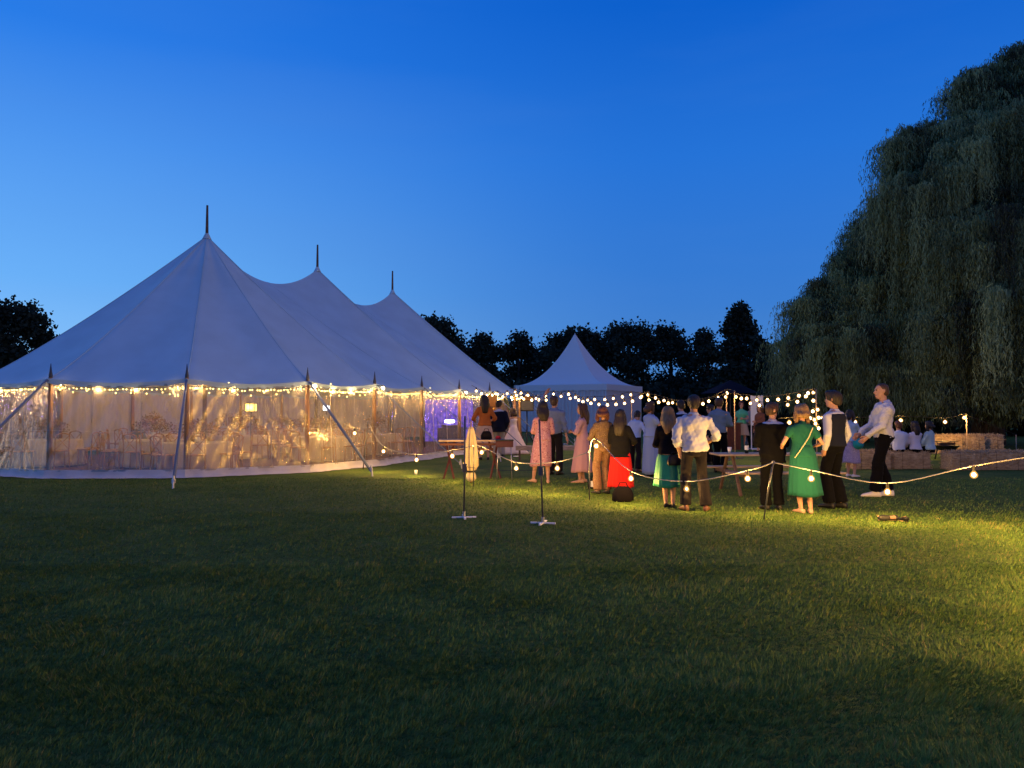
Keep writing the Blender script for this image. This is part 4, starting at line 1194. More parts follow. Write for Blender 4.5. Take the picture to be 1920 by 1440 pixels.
# ------------------------------------------------------------------ trees
def wander(a, b, n=6, j=.3):
    a = Vector(a); b = Vector(b); L_ = (b - a).length
    return [a.lerp(b, i / n) + Vector((random.uniform(-1, 1), random.uniform(-1, 1), random.uniform(-.4, .4))) * (j * L_ * .12 if 0 < i < n else 0) for i in range(n + 1)]
def willow(base, domes, label, mkey, zlow, seed):
    """domes: (centre xyz of top, radius, strand length factor)"""
    r = np.random.default_rng(seed)
    t = thing('willow_tree', label, 'tree', base)
    B = Vector(base)
    bm = bmesh.new()
    hmax = max(d[0][2] for d in domes)
    tube(bm, [Vector((0, 0, -.2)), Vector((.1, 0, 1.5)), Vector((-.1, .1, 4)), Vector((0, 0, hmax * .55))], [.75, .6, .5, .25], 12)
    bmobj('trunk', bm, M['bark'], t, True)
    bm = bmesh.new()
    for (c, rad, lf) in domes:
        tube(bm, wander((0, 0, random.uniform(2.5, 5)), Vector(c) - B - Vector((0, 0, rad * .6)), 6, .6), [.2, .17, .14, .11, .08, .05, .03], 6)
    bmobj('limbs', bm, M['bark'], t, True)
    Cs = []; Ds = []
    Wd = []
    for (c, rad, lf) in domes:
        c = np.array(c) - np.array(B)
        ntip = int(9 * rad) + 4
        for q in range(ntip):
            a = r.uniform(0, 2 * np.pi); rr = np.sqrt(r.random()) * rad
            tipz = c[2] - (rr / rad) ** 2 * rad * .75 - abs(r.normal(0, .18)) - .3 - (rad * .9 * r.random() if r.random() < .25 else 0)
            o = np.array([c[0] + math.cos(a) * rr, c[1] + math.sin(a) * rr, tipz])
            outd = np.array([math.cos(a), math.sin(a), 0]) * r.uniform(.3, 1.1) * (.4 + rr / rad)
            nst = r.integers(34, 60)
            lenb = r.uniform(1.2, 3.6) * lf * (0.8 + .2 * rad)
            tn = np.clip(r.normal(.5, .28), 0.05, 1)
            bdir = outd / (np.linalg.norm(outd) + 1e-6)
            for s in range(nst):
                ln = lenb * r.uniform(.45, 1.1)
                ln = min(ln, max(.4, (o[2] + B.z) - zlow + r.normal(0, .35)))
                n = max(6, int(ln * 12.5))
                u = (np.arange(n) + r.random(n) * .7) / n
                od = outd * r.uniform(.5, 1.1) + r.normal(0, .20, 3) * (1, 1, 0)
                st = o - bdir * r.uniform(0, .9) + r.normal(0, .22, 3) * (1, 1, .25)
                p = st[None, :] + od[None, :] * ((1 - np.exp(-u * 3.2)) * .8)[:, None]
                p[:, 2] += .30 * np.sin(np.minimum(u * 5, np.pi)) - u ** 1.2 * ln
                p[:, :2] += .05 * np.sin(u * 6 + r.uniform(0, 6))[:, None]
                Cs.append(p); Wd.append(np.full(n, tn))
        # thin inner growth that closes the view through the crown, tinted darkest to paint its shade
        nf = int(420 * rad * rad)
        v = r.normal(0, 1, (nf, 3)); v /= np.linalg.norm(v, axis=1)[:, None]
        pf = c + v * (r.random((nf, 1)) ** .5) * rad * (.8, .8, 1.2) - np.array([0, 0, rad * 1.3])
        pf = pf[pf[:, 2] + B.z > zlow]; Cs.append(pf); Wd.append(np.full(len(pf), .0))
    C = np.concatenate(Cs)
    n = len(C)
    d = r.normal(0, .32, (n, 3)); d[:, 2] -= 1.0; d /= np.linalg.norm(d, axis=1)[:, None]
    e = r.normal(0, 1, (n, 3)); e -= d * (e * d).sum(1)[:, None]; e /= np.linalg.norm(e, axis=1)[:, None]
    sz = r.uniform(.7, 1.3, n)[:, None]
    C = C + r.normal(0, .04, (n, 3))
    V = np.empty((n, 3, 3)); V[:, 0] = C - e * .019 * sz; V[:, 1] = C + e * .019 * sz; V[:, 2] = C + d * .22 * sz
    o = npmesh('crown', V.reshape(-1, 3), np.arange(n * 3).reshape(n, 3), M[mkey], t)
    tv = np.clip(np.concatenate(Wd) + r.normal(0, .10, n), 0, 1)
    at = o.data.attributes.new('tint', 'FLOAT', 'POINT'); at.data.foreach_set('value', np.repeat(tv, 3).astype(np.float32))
    return n
def D(px, py, d, rad, lf=1.0):
    p = P(px + (20 if px < 1600 else 30 if px < 1670 else 12), py + 4, d); return ((p.x, p.y, p.z), rad * .98, lf)
bl = P(1600, 800, 38.5); 
nB = willow((bl.x, bl.y, 0), [D(1492, 535, 37, 1.1, .8), D(1468, 612, 37.5, .8, .7), D(1522, 512, 37.5, 1.2, .8), D(1552, 468, 38, 1.5, .9), D(1590, 430, 38.5, 1.4, .9), D(1622, 362, 39, 1.5, .9), D(1652, 340, 39.5, 1.3, .9), D(1610, 490, 36, 1.9, 1.1), D(1672, 400, 37.5, 1.8),
      D(1515, 580, 36, 1.5, 1.0), D(1575, 570, 35, 1.8, 1.0), D(1655, 545, 35, 1.9, 1.1), D(1488, 645, 36.5, 1.1, .7), D(1545, 665, 35, 1.5, .7), D(1625, 655, 34, 1.8, .8), D(1705, 640, 34, 1.8, .8), D(1705, 500, 38, 2.4, 1.3), D(1600, 540, 40, 2.4, 1.3)],
      'lower willow with drooping strands, left one of the two beside the lawn', 'willow_leaf', 1.6, 11)
al = P(1850, 800, 35)
nA = willow((al.x, al.y, 0), [D(1678, 238, 36, .9, .8), D(1697, 222, 36, 1.2, .9), D(1740, 208, 36.5, 1.3, .9), D(1788, 190, 36.5, 1.2, .9), D(1808, 118, 37, 1.2, .9), D(1842, 112, 37, 1.3), D(1878, 84, 37, 1.2), D(1908, 62, 37, 1.4), D(1960, 60, 37, 2.2), D(2040, 100, 36, 2.6),
      D(1690, 300, 34.5, 1.5), D(1752, 278, 34, 1.9, 1.1), D(1822, 215, 34, 2.0, 1.1), D(1895, 165, 33.5, 2.2, 1.1), D(1980, 190, 33, 2.4, 1.2), D(1735, 405, 33.5, 1.5), D(1805, 370, 32.5, 1.9, 1.2), D(1880, 320, 32, 2.2, 1.2), D(1965, 330, 31.5, 2.4, 1.2),
      D(1750, 540, 33, 1.6), D(1815, 505, 32, 1.9, 1.0), D(1890, 470, 31, 2.1, 1.1), D(1970, 480, 31, 2.3, 1.1), D(1760, 665, 33, 1.5, .7), D(1825, 635, 32, 1.7, .8), D(1900, 620, 30.5, 1.8, .8), D(1980, 620, 30.5, 2.1, .9), D(2080, 400, 33, 3.2, 1.2), D(1850, 290, 38, 3.0, 1.3), D(1775, 420, 38, 2.6, 1.3), D(1900, 430, 37, 3.2, 1.3)],
      'tall weeping willow filling the right edge of the photo', 'willow_leaf2', 1.9, 12)
print('willow leaves', nA, nB)

def dark_tree(px, base_d, lobes, label, seed, trunk=True, leaf=.23, dens=1.5, m='dark_leaf'):
    r = np.random.default_rng(seed); b = P(px, 780, base_d); B = np.array([b.x, b.y, 0])
    t = thing('tree', label, 'tree', tuple(B), 0, 'dark trees behind the tents')
    bm = bmesh.new()
    hh = max(P(l[0], l[1], base_d).z for l in lobes)
    tube(bm, [(0, 0, -.3), (.1, 0, hh * .3), (0, 0, hh * .75)], [.35, .28, .1], 8); 
    Cs = []
    for (lx, ly, rp) in lobes:
        c = P(lx, ly, base_d); rad = rp / F * base_d
        cc = np.array([c.x, c.y + r.uniform(-1.5, 1.5), c.z - rad]) - B
        tube(bm, wander((0, 0, hh * random.uniform(.2, .5)), Vector(cc), 4, .8), [.12, .1, .08, .06, .03], 5)
        ncl = int(10 + rad * rad * 5)
        for k in range(ncl):
            v = r.normal(0, 1, 3); v /= np.linalg.norm(v); q = r.random() ** .4
            cp = cc + v * rad * q * (1, 1, .95)
            if cp[2] < .4: continue
            nl = int(46 * dens); Cs.append(cp + r.normal(0, .34 + .05 * rad, (nl, 3)))
    bmobj('trunk', bm, M['bark'], t, True)
    C = np.concatenate(Cs); C = C[C[:, 2] > .05]
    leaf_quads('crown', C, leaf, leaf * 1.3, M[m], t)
    return len(C)
tot = 0
TL = [
 (12, 62, [(20, 563, 30), (-20, 560, 34), (48, 590, 22), (64, 622, 14), (10, 620, 40), (45, 650, 26), (-40, 600, 40), (0, 690, 40)], 'bushy dark tree at the left edge beyond the marquee'),
 (822, 80, [(805, 594, 12), (832, 606, 16), (846, 626, 16), (856, 645, 16), (820, 650, 26), (800, 640, 24), (850, 690, 34), (820, 720, 34)], 'dark tree peeping over the right slope of the marquee roof'),
 (905, 80, [(905, 634, 16), (885, 652, 14), (925, 648, 14), (900, 670, 26), (925, 690, 26), (890, 710, 28)], 'round-headed dark tree just right of the marquee roof'),
 (972, 82, [(975, 630, 15), (955, 648, 13), (992, 650, 13), (1003, 672, 12), (972, 675, 24), (950, 700, 26), (995, 700, 24)], 'dark tree left of the pagoda peak with a double head'),
 (1045, 80, [(1048, 630, 14), (1030, 648, 14), (1018, 665, 12), (1060, 650, 14), (1072, 622, 10), (1045, 690, 28), (1020, 700, 22)], 'slanting dark tree right behind the pagoda peak'),
 (1110, 80, [(1098, 620, 14), (1118, 632, 16), (1085, 640, 14), (1130, 655, 18), (1105, 670, 26), (1140, 700, 28), (1100, 710, 24)], 'dark tree right of the pagoda peak'),
 (1178, 80, [(1180, 602, 24), (1160, 615, 20), (1205, 612, 22), (1148, 640, 22), (1215, 640, 26), (1180, 655, 34), (1160, 700, 34), (1215, 700, 34)], 'largest round dark tree behind the pagoda tent'),
 (1258, 80, [(1250, 612, 15), (1265, 628, 18), (1240, 640, 20), (1280, 655, 20), (1255, 690, 34), (1285, 710, 30)], 'dark round tree right of the largest one'),
 (1326, 78, [(1325, 624, 10), (1318, 640, 16), (1335, 650, 16), (1305, 665, 16), (1325, 690, 26), (1300, 715, 26), (1345, 715, 26)], 'small pointed dark tree left of the spire tree'),
 (1390, 70, [(1389, 580, 5), (1380, 594, 7), (1398, 596, 8), (1372, 610, 8), (1408, 612, 9), (1389, 610, 12), (1365, 640, 14), (1418, 640, 14), (1390, 640, 22), (1375, 675, 26), (1415, 672, 24), (1395, 710, 34), (1430, 700, 24), (1355, 700, 24)], 'tall spired dark tree left of the willows'),
 (1445, 68, [(1440, 650, 12), (1455, 675, 16), (1435, 700, 22), (1465, 710, 24)], 'low dark bush tree against the left willow'),
]
for k, (px, d, lobes, lb) in enumerate(TL):
    tot += dark_tree(px, d, lobes, lb, 100 + k, dens=1.8 if px < 100 else 1.5)
# hedge belt under the trees and behind the willow
def hedge(x0, x1, d, top, bot, label, seed, n):
    r = np.random.default_rng(seed)
    a = P(x0, 760, d); b = P(x1, 760, d); zt = P(x0, top, d).z
    x = r.uniform(a.x, b.x, n); y = d + r.normal(0, .8, n); z = r.random(n) ** .8 * (zt * (.88 + .1 * np.sin(x * .7) + .08 * np.sin(x * 1.9)))
    C = np.stack([x - a.x, y - d, z], 1)
    t = thing('hedge', label, 'hedge', (a.x, d, 0))
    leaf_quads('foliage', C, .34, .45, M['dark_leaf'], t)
    bm = bmesh.new()
    for k in range(24):
        xx = (b.x - a.x) * (k + .5) / 24; tube(bm, [(xx, 0, 0), (xx + random.uniform(-.3, .3), 0, zt * .7)], [.06, .02], 5)
    bmobj('stems', bm, M['bark'], t)
hedge(860, 1480, 74, 716, 780, 'dark hedge belt at the foot of the far trees', 40, 15000)
hedge(-250, 120, 66, 720, 780, 'dark hedge behind the left end of the marquee', 41, 7000)
hedge(1440, 2500, 47, 700, 790, 'dark hedge behind the willows', 42, 15000)
print('dark leaves', tot)

# ------------------------------------------------------------------ people
def remesh(bm, vox, name, m, parent, disp=None, smooth=2, extra=None):
    me = bpy.data.meshes.new('tmp'); bmesh.ops.recalc_face_normals(bm, faces=bm.faces); bm.to_mesh(me); bm.free()
    o = bpy.data.objects.new('tmp', me); COL.objects.link(o)
    md = o.modifiers.new('r', 'REMESH'); md.mode = 'VOXEL'; md.voxel_size = vox
    ms = o.modifiers.new('s', 'SMOOTH'); ms.iterations = smooth; ms.factor = .5
    dg = bpy.context.evaluated_depsgraph_get(); ev = o.evaluated_get(dg)
    nm = bpy.data.meshes.new_from_object(ev)
    bpy.data.objects.remove(o); bpy.data.meshes.remove(me)
    if disp:
        n = len(nm.vertices); co = np.empty(n * 3, np.float32); no = np.empty(n * 3, np.float32)
        nm.vertices.foreach_get('co', co); nm.vertices.foreach_get('normal', no)
        co = co.reshape(-1, 3); no = no.reshape(-1, 3)
        co = co + no * disp(co)[:, None]; nm.vertices.foreach_set('co', co.astype(np.float32).ravel())
    if extra:   # bmesh with separate fingers etc. joined into the same mesh
        b2 = bmesh.new(); b2.from_mesh(nm); b3 = bpy.data.meshes.new('e'); extra.to_mesh(b3); b2.from_mesh(b3); b2.to_mesh(nm); b2.free(); bpy.data.meshes.remove(b3); extra.free()
    nm.name = name; nm.materials.clear(); nm.materials.append(m)
    nm.polygons.foreach_set('use_smooth', np.ones(len(nm.polygons), dtype=bool)); nm.update()
    return link(bpy.data.objects.new(name, nm), parent)
def folds(amp, seed=0, vert=False):
    r = np.random.default_rng(seed)
    ks = [(r.normal(0, 1, 3) * ((26, 26, 5) if vert else (20, 20, 26)), r.uniform(0, 6.28), r.normal(0, 1, 3) * 6) for _ in range(6)]
    def f(co):
        v = np.zeros(len(co))
        for k, p, w2 in ks: v += np.sin(co @ k * .8 + p + 1.5 * np.sin(co @ w2)) ** 3
        return v * amp / 2.2 + amp * .3
    return f
def hairf(bald, seed):
    f = folds(.012, seed, True)
    return (lambda co: f(co) * 0 + .001) if bald else (lambda co: f(co) + .005)
def ell(c, a, b, n=16, ax=Vector((1, 0, 0)), ay=Vector((0, 1, 0)), sq=1.0):
    return [Vector(c) + ax * (a * math.copysign(abs(math.cos(t)) ** sq, math.cos(t))) + ay * (b * math.copysign(abs(math.sin(t)) ** sq, math.sin(t))) for t in [2 * math.pi * k / n for k in range(n)]]
def ik(a, c, l1, l2, pole):
    a = Vector(a); c = Vector(c); d = c - a; L_ = d.length
    if L_ > (l1 + l2) * .995: c = a + d.normalized() * (l1 + l2) * .995; d = c - a; L_ = d.length
    x = (l1 * l1 - l2 * l2 + L_ * L_) / (2 * L_); h = math.sqrt(max(0, l1 * l1 - x * x))
    dn = d.normalized(); pv = Vector(pole) - dn * Vector(pole).dot(dn); pv.normalize()
    return a + dn * x + pv * h, c
SKIN = mat('skin', (.42, .23, .16), .55, .35, var=.08, vscale=12)
SKIN2 = mat('skin_tan', (.36, .19, .12), .55, .35, var=.08, vscale=12)
EYE = mat('eye', (.03, .02, .02), .2, .6); LIP = mat('lips', (.36, .10, .09), .5, .4)
HAIR = {k: mat('hair_' + k, c, .5, .35, bump=.7, bscale=90, stretch=(1, 1, .1), var=.25, vscale=40) for k, c in (('dark', (.018, .012, .010)), ('brown', (.055, .028, .015)), ('blonde', (.20, .12, .06)), ('auburn', (.10, .035, .02)), ('grey', (.16, .14, .13)))}
def cloth(name, c, **k): return mat(name, c, k.pop('rough', .9), k.pop('spec', .06), bump=.15, bscale=120, sheen=.02, **k)
GROUPN = 'wedding guests'
def person(px, fy, hy, label, yaw=0, sex='m', hair='brown', longhair=0, top=None, topm=None, bot=None, botm=None, hem=.5, over=None, overm=None, arms=None, feet=None, lean=(0, 0), headturn=0, shoem='black',
           sit=None, vox=.014, skin=None, flare=.24, sleeve='long', build=1.0, shoes=True, headtilt=0, d=None, hscale=None, pleats=26, topflat=.0, bald=False):
    """px: picture x; fy: y of the feet; hy: y of the head top. yaw 0 = back to the camera, +90 = facing left"""
    gpt = G(px, fy) if d is None else Vector((P(px, 700, d).x, d, 0))
    if hscale: Hh = hscale
    else: Hh = P(px, hy, gpt.y).z
    S = Hh / 1.75
    root = thing('person', label, 'person', (gpt.x, gpt.y, 0), R_(yaw), None)
    root.scale = (S, S, S)
    skinm = skin or SKIN
    vox = vox * 1.25 if gpt.y < 16 else (.019 if gpt.y < 20 else .022)
    male = sex == 'm'
    lx, ly = lean
    pz = .95 if sit is None else sit / S + .10
    pel = Vector((0, -.02 if sit is None else 0, pz))
    spine = Vector((lx, ly, 1)).normalized()
    up = spine; fx = Vector((1, 0, 0)); fx = (fx - up * fx.dot(up)).normalized(); fyv = up.cross(fx)
    def T(x, y, z): return pel + fx * x + fyv * y + up * z
    sw = (.185 if male else .155) * build
    hw = (.145 if male else .155) * (.5 + .5 * build)
    # torso profile: z, half width, half depth, y offset
    if male: TP = [(-.12, .115, .10, 0), (-.03, .160, .118, -.01), (.06, .150, .11, 0), (.16, .142, .10, .005), (.28, .165, .115, .01), (.38, .185, .122, 0), (.45, .17, .10, -.01), (.495, .10, .072, -.015), (.52, .06, .06, -.01)]
    else: TP = [(-.12, .12, .11, 0), (-.03, .168, .122, -.012), (.05, .150, .11, 0), (.14, .118, .088, .005), (.25, .135, .10, .02), (.34, .150, .118, .025), (.43, .14, .09, 0), (.48, .085, .062, -.008), (.505, .05, .052, -.005)]
    TP = [(z, a * build, b * (.6 + .4 * build), y) for z, a, b, y in TP]
    def torso(bm, inf=0, z0=-9, z1=9, n=20):
        rg = [ell(T(0, y, z), a + inf, b + inf, n, fx, fyv, .9) for z, a, b, y in TP if z0 <= z <= z1]
        rings_loft(bm, rg)
    sh = {s: T(s * sw * .97, -.005, .408) for s in (-1, 1)}
    neck = T(0, -.01, .50)
    hc = T(0, .015 + headtilt * .04, .665)
    # arms
    arms = arms or {}
    A_ = {}
    for s in (-1, 1):
        tg = arms.get('r' if s == 1 else 'l', 'hang')
        if tg == 'hang': tgt = T(s * (sw + .10), .03, -.12); pole = Vector((s * .3, -1, 0))
        elif tg == 'front': tgt = T(s * .05, .22, .08); pole = Vector((s * .8, -.6, -.4))
        elif tg == 'fold': tgt = T(s * .02, .24, .16); pole = Vector((s * 1, -.3, -.6))
        elif tg == 'drink': tgt = T(s * .13, .30, .26); pole = Vector((s * .7, -.4, -.8))
        elif tg == 'pocket': tgt = T(s * (sw + .0), .04, -.08); pole = Vector((s * 1, -1, 0))
        elif tg == 'up': tgt = T(s * (sw + .05), .08, .85); pole = Vector((s * 1, -.2, -.2))
        elif tg == 'reach': tgt = T(s * .16, .42, .05); pole = Vector((s * .5, -.5, -.8))
        elif tg == 'lap': tgt = T(s * .10, .30, .02); pole = Vector((s * .8, -.6, -.2))
        elif tg == 'bent': tgt = T(s * (sw + .08), .22, .10); pole = Vector((s * .6, -1, -.3))
        else: tgt = T(*tg[0]); pole = Vector(tg[1])
        e, wv = ik(sh[s], tgt, .285, .255, pole)
        A_[s] = (sh[s], e, wv)
    feet = feet or {'l': (-.10, .02), 'r': (.10, -.02)}
    Lg = {}
    for s in (-1, 1):
        fp = feet['r' if s == 1 else 'l']
        ft = Vector((fp[0], fp[1], .085)); hp = pel + Vector((s * .088, 0, -.03)) + Vector((0, 0, 0))
        if sit is not None: hp = pel + Vector((s * .10, .03, -.04))
        kn, an = ik(hp, ft, .43, .425, Vector((fp[0] * .4, 1, .15)))
        Lg[s] = (hp, kn, an, fp[2] if len(fp) > 2 else s * 8)
    def arm(bm, s, inf, upto=1.0, r=(.052, .044, .036, .026)):
        a, e, wv = A_[s]
        k = 1.0 if male else .82
        q = [r_ * k + inf for r_ in r]
        pts = [a - (e - a).normalized() * .01, a.lerp(e, .5), e]; rr = [q[0], q[1] * 1.04, q[1] * .92]
        if upto > .5: f = (upto - .5) * 2; pts += [e.lerp(wv, .35 * f), e.lerp(wv, f)]; rr += [q[2] * 1.06, q[3] + (.0) * f]
        else:
            pts = [a - (e - a).normalized() * .01, a.lerp(e, upto), a.lerp(e, upto * 2)]; rr = [q[0], q[1] * 1.05, q[1]]
        tube(bm, pts, rr, 14)
        bmesh.ops.create_icosphere(bm, subdivisions=2, radius=q[0] * .92, matrix=Matrix.Translation(a))
        if upto > .5: bmesh.ops.create_icosphere(bm, subdivisions=2, radius=q[1] * .95, matrix=Matrix.Translation(e))
    def leg(bm, s, inf, r=(.088, .074, .056, .054, .034), upto=1.0, straight=False):
        h, kn, an, _ = Lg[s]
        q = [x + inf for x in r]
        if straight: q = [r[0] + inf, r[1] + inf, r[2] + inf + .008, r[3] + inf + .016, r[4] + inf + .040]
        calf = kn.lerp(an, .3) + Vector((0, -.012, 0))
        pts = [h + Vector((0, 0, .03)), h.lerp(kn, .35), kn.lerp(h, .06), calf, an]; rr = q
        if upto < 1: pts = pts[:3]; rr = rr[:3]
        tube(bm, pts, rr, 16)
        bmesh.ops.create_icosphere(bm, subdivisions=2, radius=q[2] * .98, matrix=Matrix.Translation(kn))
    # ---- body
    bm = bmesh.new()
    torso(bm, -.012)
    tube(bm, [T(0, -.015, .47), T(0, -.005, .53), T(0, .005, .60)], [.062 if male else .05, .054 if male else .044, .052 if male else .044], 14)
    for s in (-1, 1): arm(bm, s, 0); leg(bm, s, 0)
    # head
    ht = Matrix.Rotation(R_(headturn), 3, up)
    def Hd(x, y, z): return hc + ht @ (fx * x + fyv * y + up * z)
    hx = ht @ fx; hyv = ht @ fyv
    rg = []
    for z, a, b, y in ((-.118, .030, .028, .052), (-.10, .045, .05, .038), (-.07, .056, .072, .020), (-.03, .066, .088, .006), (.02, .073, .096, 0), (.06, .073, .094, -.004), (.09, .060, .078, -.006), (.11, .034, .045, -.006), (.114, .01, .015, -.006)):
        rg.append(ell(Hd(0, y, z), a, b, 18, hx, hyv))
    rings_loft(bm, rg)
    tube(bm, [Hd(0, .088, .025), Hd(0, .105, -.005), Hd(0, .116, -.028), Hd(0, .095, -.038)], [.008, .011, .014, .008], 8)  # nose
    tube(bm, [Hd(-.045, .082, .035), Hd(0, .095, .040), Hd(.045, .082, .035)], [.010, .010, .010], 8)                      # brow
    tube(bm, [Hd(-.02, .084, -.068), Hd(0, .094, -.070), Hd(.02, .084, -.068)], [.008, .011, .008], 8)                     # lips
    tube(bm, [Hd(0, .078, -.10), Hd(0, .086, -.105)], [.018, .012], 8)
    for s in (-1, 1):
        tube(bm, [Hd(s * .074, -.012, -.028), Hd(s * .082, -.016, .0), Hd(s * .082, -.012, .024)], [.012, .016, .012], 8, flat=.6)
    # hands
    ex = bmesh.new()
    for s in (-1, 1):
        a, e, wv = A_[s]; dr = (wv - e).normalized()
        side = (dr.cross(Vector((s * 1.0, .15, 0)))).normalized()    # across the palm (towards the thumb)
        if abs(dr.z) < .6: side = Vector((0, 0, 1)) - dr * dr.z; side.normalize()
        elif side.dot(Vector((0, 1, 0))) < 0: side = -side
        nrm = dr.cross(side).normalized()
        if nrm.x * s > 0: nrm = -nrm            # palm faces the body
        k = 1.0 if male else .88
        tube(bm, [wv - dr * .01, wv + dr * .03 * k, wv + dr * .075 * k, wv + dr * .092 * k], [.026 * k, .036 * k, .038 * k, .03 * k], 12, flat=1)
        for j, (off, ln) in enumerate(((.030, .072), (.010, .080), (-.010, .075), (-.028, .060))):
            st = wv + dr * .085 * k + side * off * k; pts = [st - dr * .015]; cur = st; dd = dr.copy()
            curl = .35 + .12 * j
            for q in range(3):
                pts.append(cur); cur = cur + dd * ln * (.42, .33, .25)[q] * k
                dd = (dd * math.cos(curl) + nrm * math.sin(curl)).normalized()
            pts.append(cur); tube(ex, pts, [.0095 * k, .0095 * k, .0088 * k, .008 * k, .006 * k], 6)
        st = wv + dr * .025 * k + side * .028 * k
        tube(ex, [st, st + dr * .028 * k + side * .022 * k, st + dr * .055 * k + side * .028 * k + nrm * .012, st + dr * .075 * k + side * .024 * k + nrm * .022], [.013 * k, .012 * k, .010 * k, .007 * k], 6)
    # feet
    for s in (-1, 1):
        h, kn, an, ta = Lg[s]; fd = Vector((math.sin(R_(ta)), math.cos(R_(ta)), 0)); fs = Vector((fd.y, -fd.x, 0))
        b0 = Vector((an.x, an.y, 0))
        rings_loft(bm, [ell(b0 + fd * y + Vector((0, 0, z)), a, b, 12, fs, Vector((0, 0, 1))) for y, z, a, b in ((-.065, .035, .016, .018), (-.055, .040, .026, .036), (0, .05, .032, .045), (.06, .036, .038, .032), (.12, .024, .042, .02), (.165, .018, .036, .014), (.185, .014, .015, .008))])
        tube(bm, [Vector((an.x, an.y, .03)), an + Vector((0, 0, .03))], [.034, .034], 10)
    body = remesh(bm, max(.0145, vox * .95), 'body', skinm, root, None, 1, ex)
    # face details
    for s in (-1, 1):
        bm = bmesh.new(); ball(bm, Hd(s * .031, .084, .016), .0125, 10, 8); bmobj('eye', bm, EYE, root, True)
    bm = bmesh.new(); tube(bm, [Hd(-.022, .090, -.068), Hd(0, .102, -.070), Hd(.022, .090, -.068)], [.004, .008, .004], 8, flat=.7); bmobj('mouth', bm, LIP, root, True)
    # ---- hair
    bm = bmesh.new()
    if not bald:
        rg = []
        for z, a, b, y in ((-.075, .055, .045, -.055), (-.04, .072, .072, -.036), (.0, .083, .090, -.022), (.04, .086, .100, -.014), (.075, .080, .098, -.006), (.105, .062, .080, -.004), (.126, .034, .045, -.006), (.132, .01, .012, -.008)):
            if not male: a += .006; b += .006
            rg.append(ell(Hd(0, y, z), a, b, 20, hx, hyv))
        rings_loft(bm, rg)
        tube(bm, [Hd(-.05, .062, .09), Hd(0, .078, .10), Hd(.05, .062, .09)], [.024, .028, .024], 10)
        if longhair:
            L_ = longhair
            rg = []
            for q in range(8):
                f = q / 7
                wdt = .088 + .018 * math.sin(f * 2.6) - .03 * f ** 3; yy = -.045 - .055 * min(1, f * 2) - .01 * f
                rg.append(ell(Hd(0, yy, .02 - L_ * f), wdt, .055 + .008 * math.sin(f * 3) - .02 * f ** 3, 20, hx, hyv))
            rings_loft(bm, rg)
            for s in (-1, 1):
                tube(bm, [Hd(s * .072, .02, .05), Hd(s * .088, .015, -.03), Hd(s * .095, -.005, -.12), Hd(s * .085, -.03, -.12 - L_ * .4)], [.024, .028, .03, .02], 10)
        elif not male:
            bmesh.ops.create_icosphere(bm, subdivisions=2, radius=.045, matrix=Matrix.Translation(Hd(0, -.11, .02)))
    else:
        rg = [ell(Hd(0, y, z), a, b, 20, hx, hyv) for z, a, b, y in ((-.07, .058, .045, -.045), (-.03, .073, .07, -.030), (.02, .0775, .082, -.020), (.06, .0775, .088, -.012), (.095, .062, .072, -.008), (.116, .034, .042, -.007), (.12, .01, .012, -.007))]
        rings_loft(bm, rg)
    remesh(bm, .014 if gpt.y < 18 else .017, 'hair', HAIR[hair], root, hairf(bald, int(px) + 5), 1)
    # ---- clothes
    def uf(z): return T(0, 0, z)
    if top in ('shirt', 'tee', 'vest', 'jacket', 'blouse', 'strap'):
        inf = {'shirt': .016, 'tee': .014, 'vest': .012, 'jacket': .026, 'blouse': .020, 'strap': .007}[top]
        bm = bmesh.new(); lo = {'jacket': -.125, 'blouse': -.03}.get(top, -.05 if bot in ('trousers', 'shorts') else -.04)
        zs = [(-.12, 1.0), (-.03, 1.0), (.05, 1), (.14, 1), (.25, 1), (.35, 1), (.43, 1), (.478, 1)]
        def prof(z):
            for (z0, a0, b0, y0), (z1, a1, b1, y1) in zip(TP, TP[1:]):
                if z0 <= z <= z1: f = (z - z0) / (z1 - z0); return a0 + (a1 - a0) * f, b0 + (b1 - b0) * f, y0 + (y1 - y0) * f
            return TP[0][1:] if z < TP[0][0] else TP[-1][1:]
        rgs = []
        zl = [lo, lo + .05, .03, .10, .18, .26, .34, .41, .455, .485 if top != 'strap' else .40]
        if top == 'strap': zl = [lo, lo + .05, .03, .10, .18, .26, .34, .385]
        for z in zl:
            a, b, y = prof(z)
            if top in ('shirt', 'jacket') and z < .25: a = max(a, prof(.02)[0] * .98); b = max(b, .105)
            ii = (inf * (1.25 if (top == 'shirt' and .0 < z < .2) else 1)) if not over else .010
            rgs.append(ell(T(0, y, z), a + ii, b + ii, 24, fx, fyv, .9))
        rings_loft(bm, rgs)
        if top != 'strap':
            for s in (-1, 1): arm(bm, s, inf * .9 + .004 if over != 'jacket' else .008, {'long': 1.0, 'roll': .80, 'short': .30, 'cap': .2, 'three': .74, 'none': .06}[sleeve if top != 'vest' else 'long'])
            tube(bm, [T(0, -.012, .46), T(0, -.008, .525)], [.075 if male else .062, .066 if male else .052], 16)
        if topflat: pass
        remesh(bm, vox, {'shirt': 'shirt', 'tee': 'top', 'vest': 'shirt', 'jacket': 'jacket', 'blouse': 'blouse', 'strap': 'bodice'}[top], topm, root, folds((.016 if top == 'shirt' else .009) if not over else .002, int(px)), 1)
    if over == 'waistcoat':
        bm = bmesh.new()
        rgs = []
        for z, a, b, y in TP:
            if z < -.05 or z > .46: continue
            rgs.append(ell(T(0, y, z), a * (1 if z < .4 else .80) + .030, b + .028, 24, fx, fyv, .9))
        rings_loft(bm, rgs); remesh(bm, vox, 'waistcoat', overm, root, folds(.002, 3), 1)
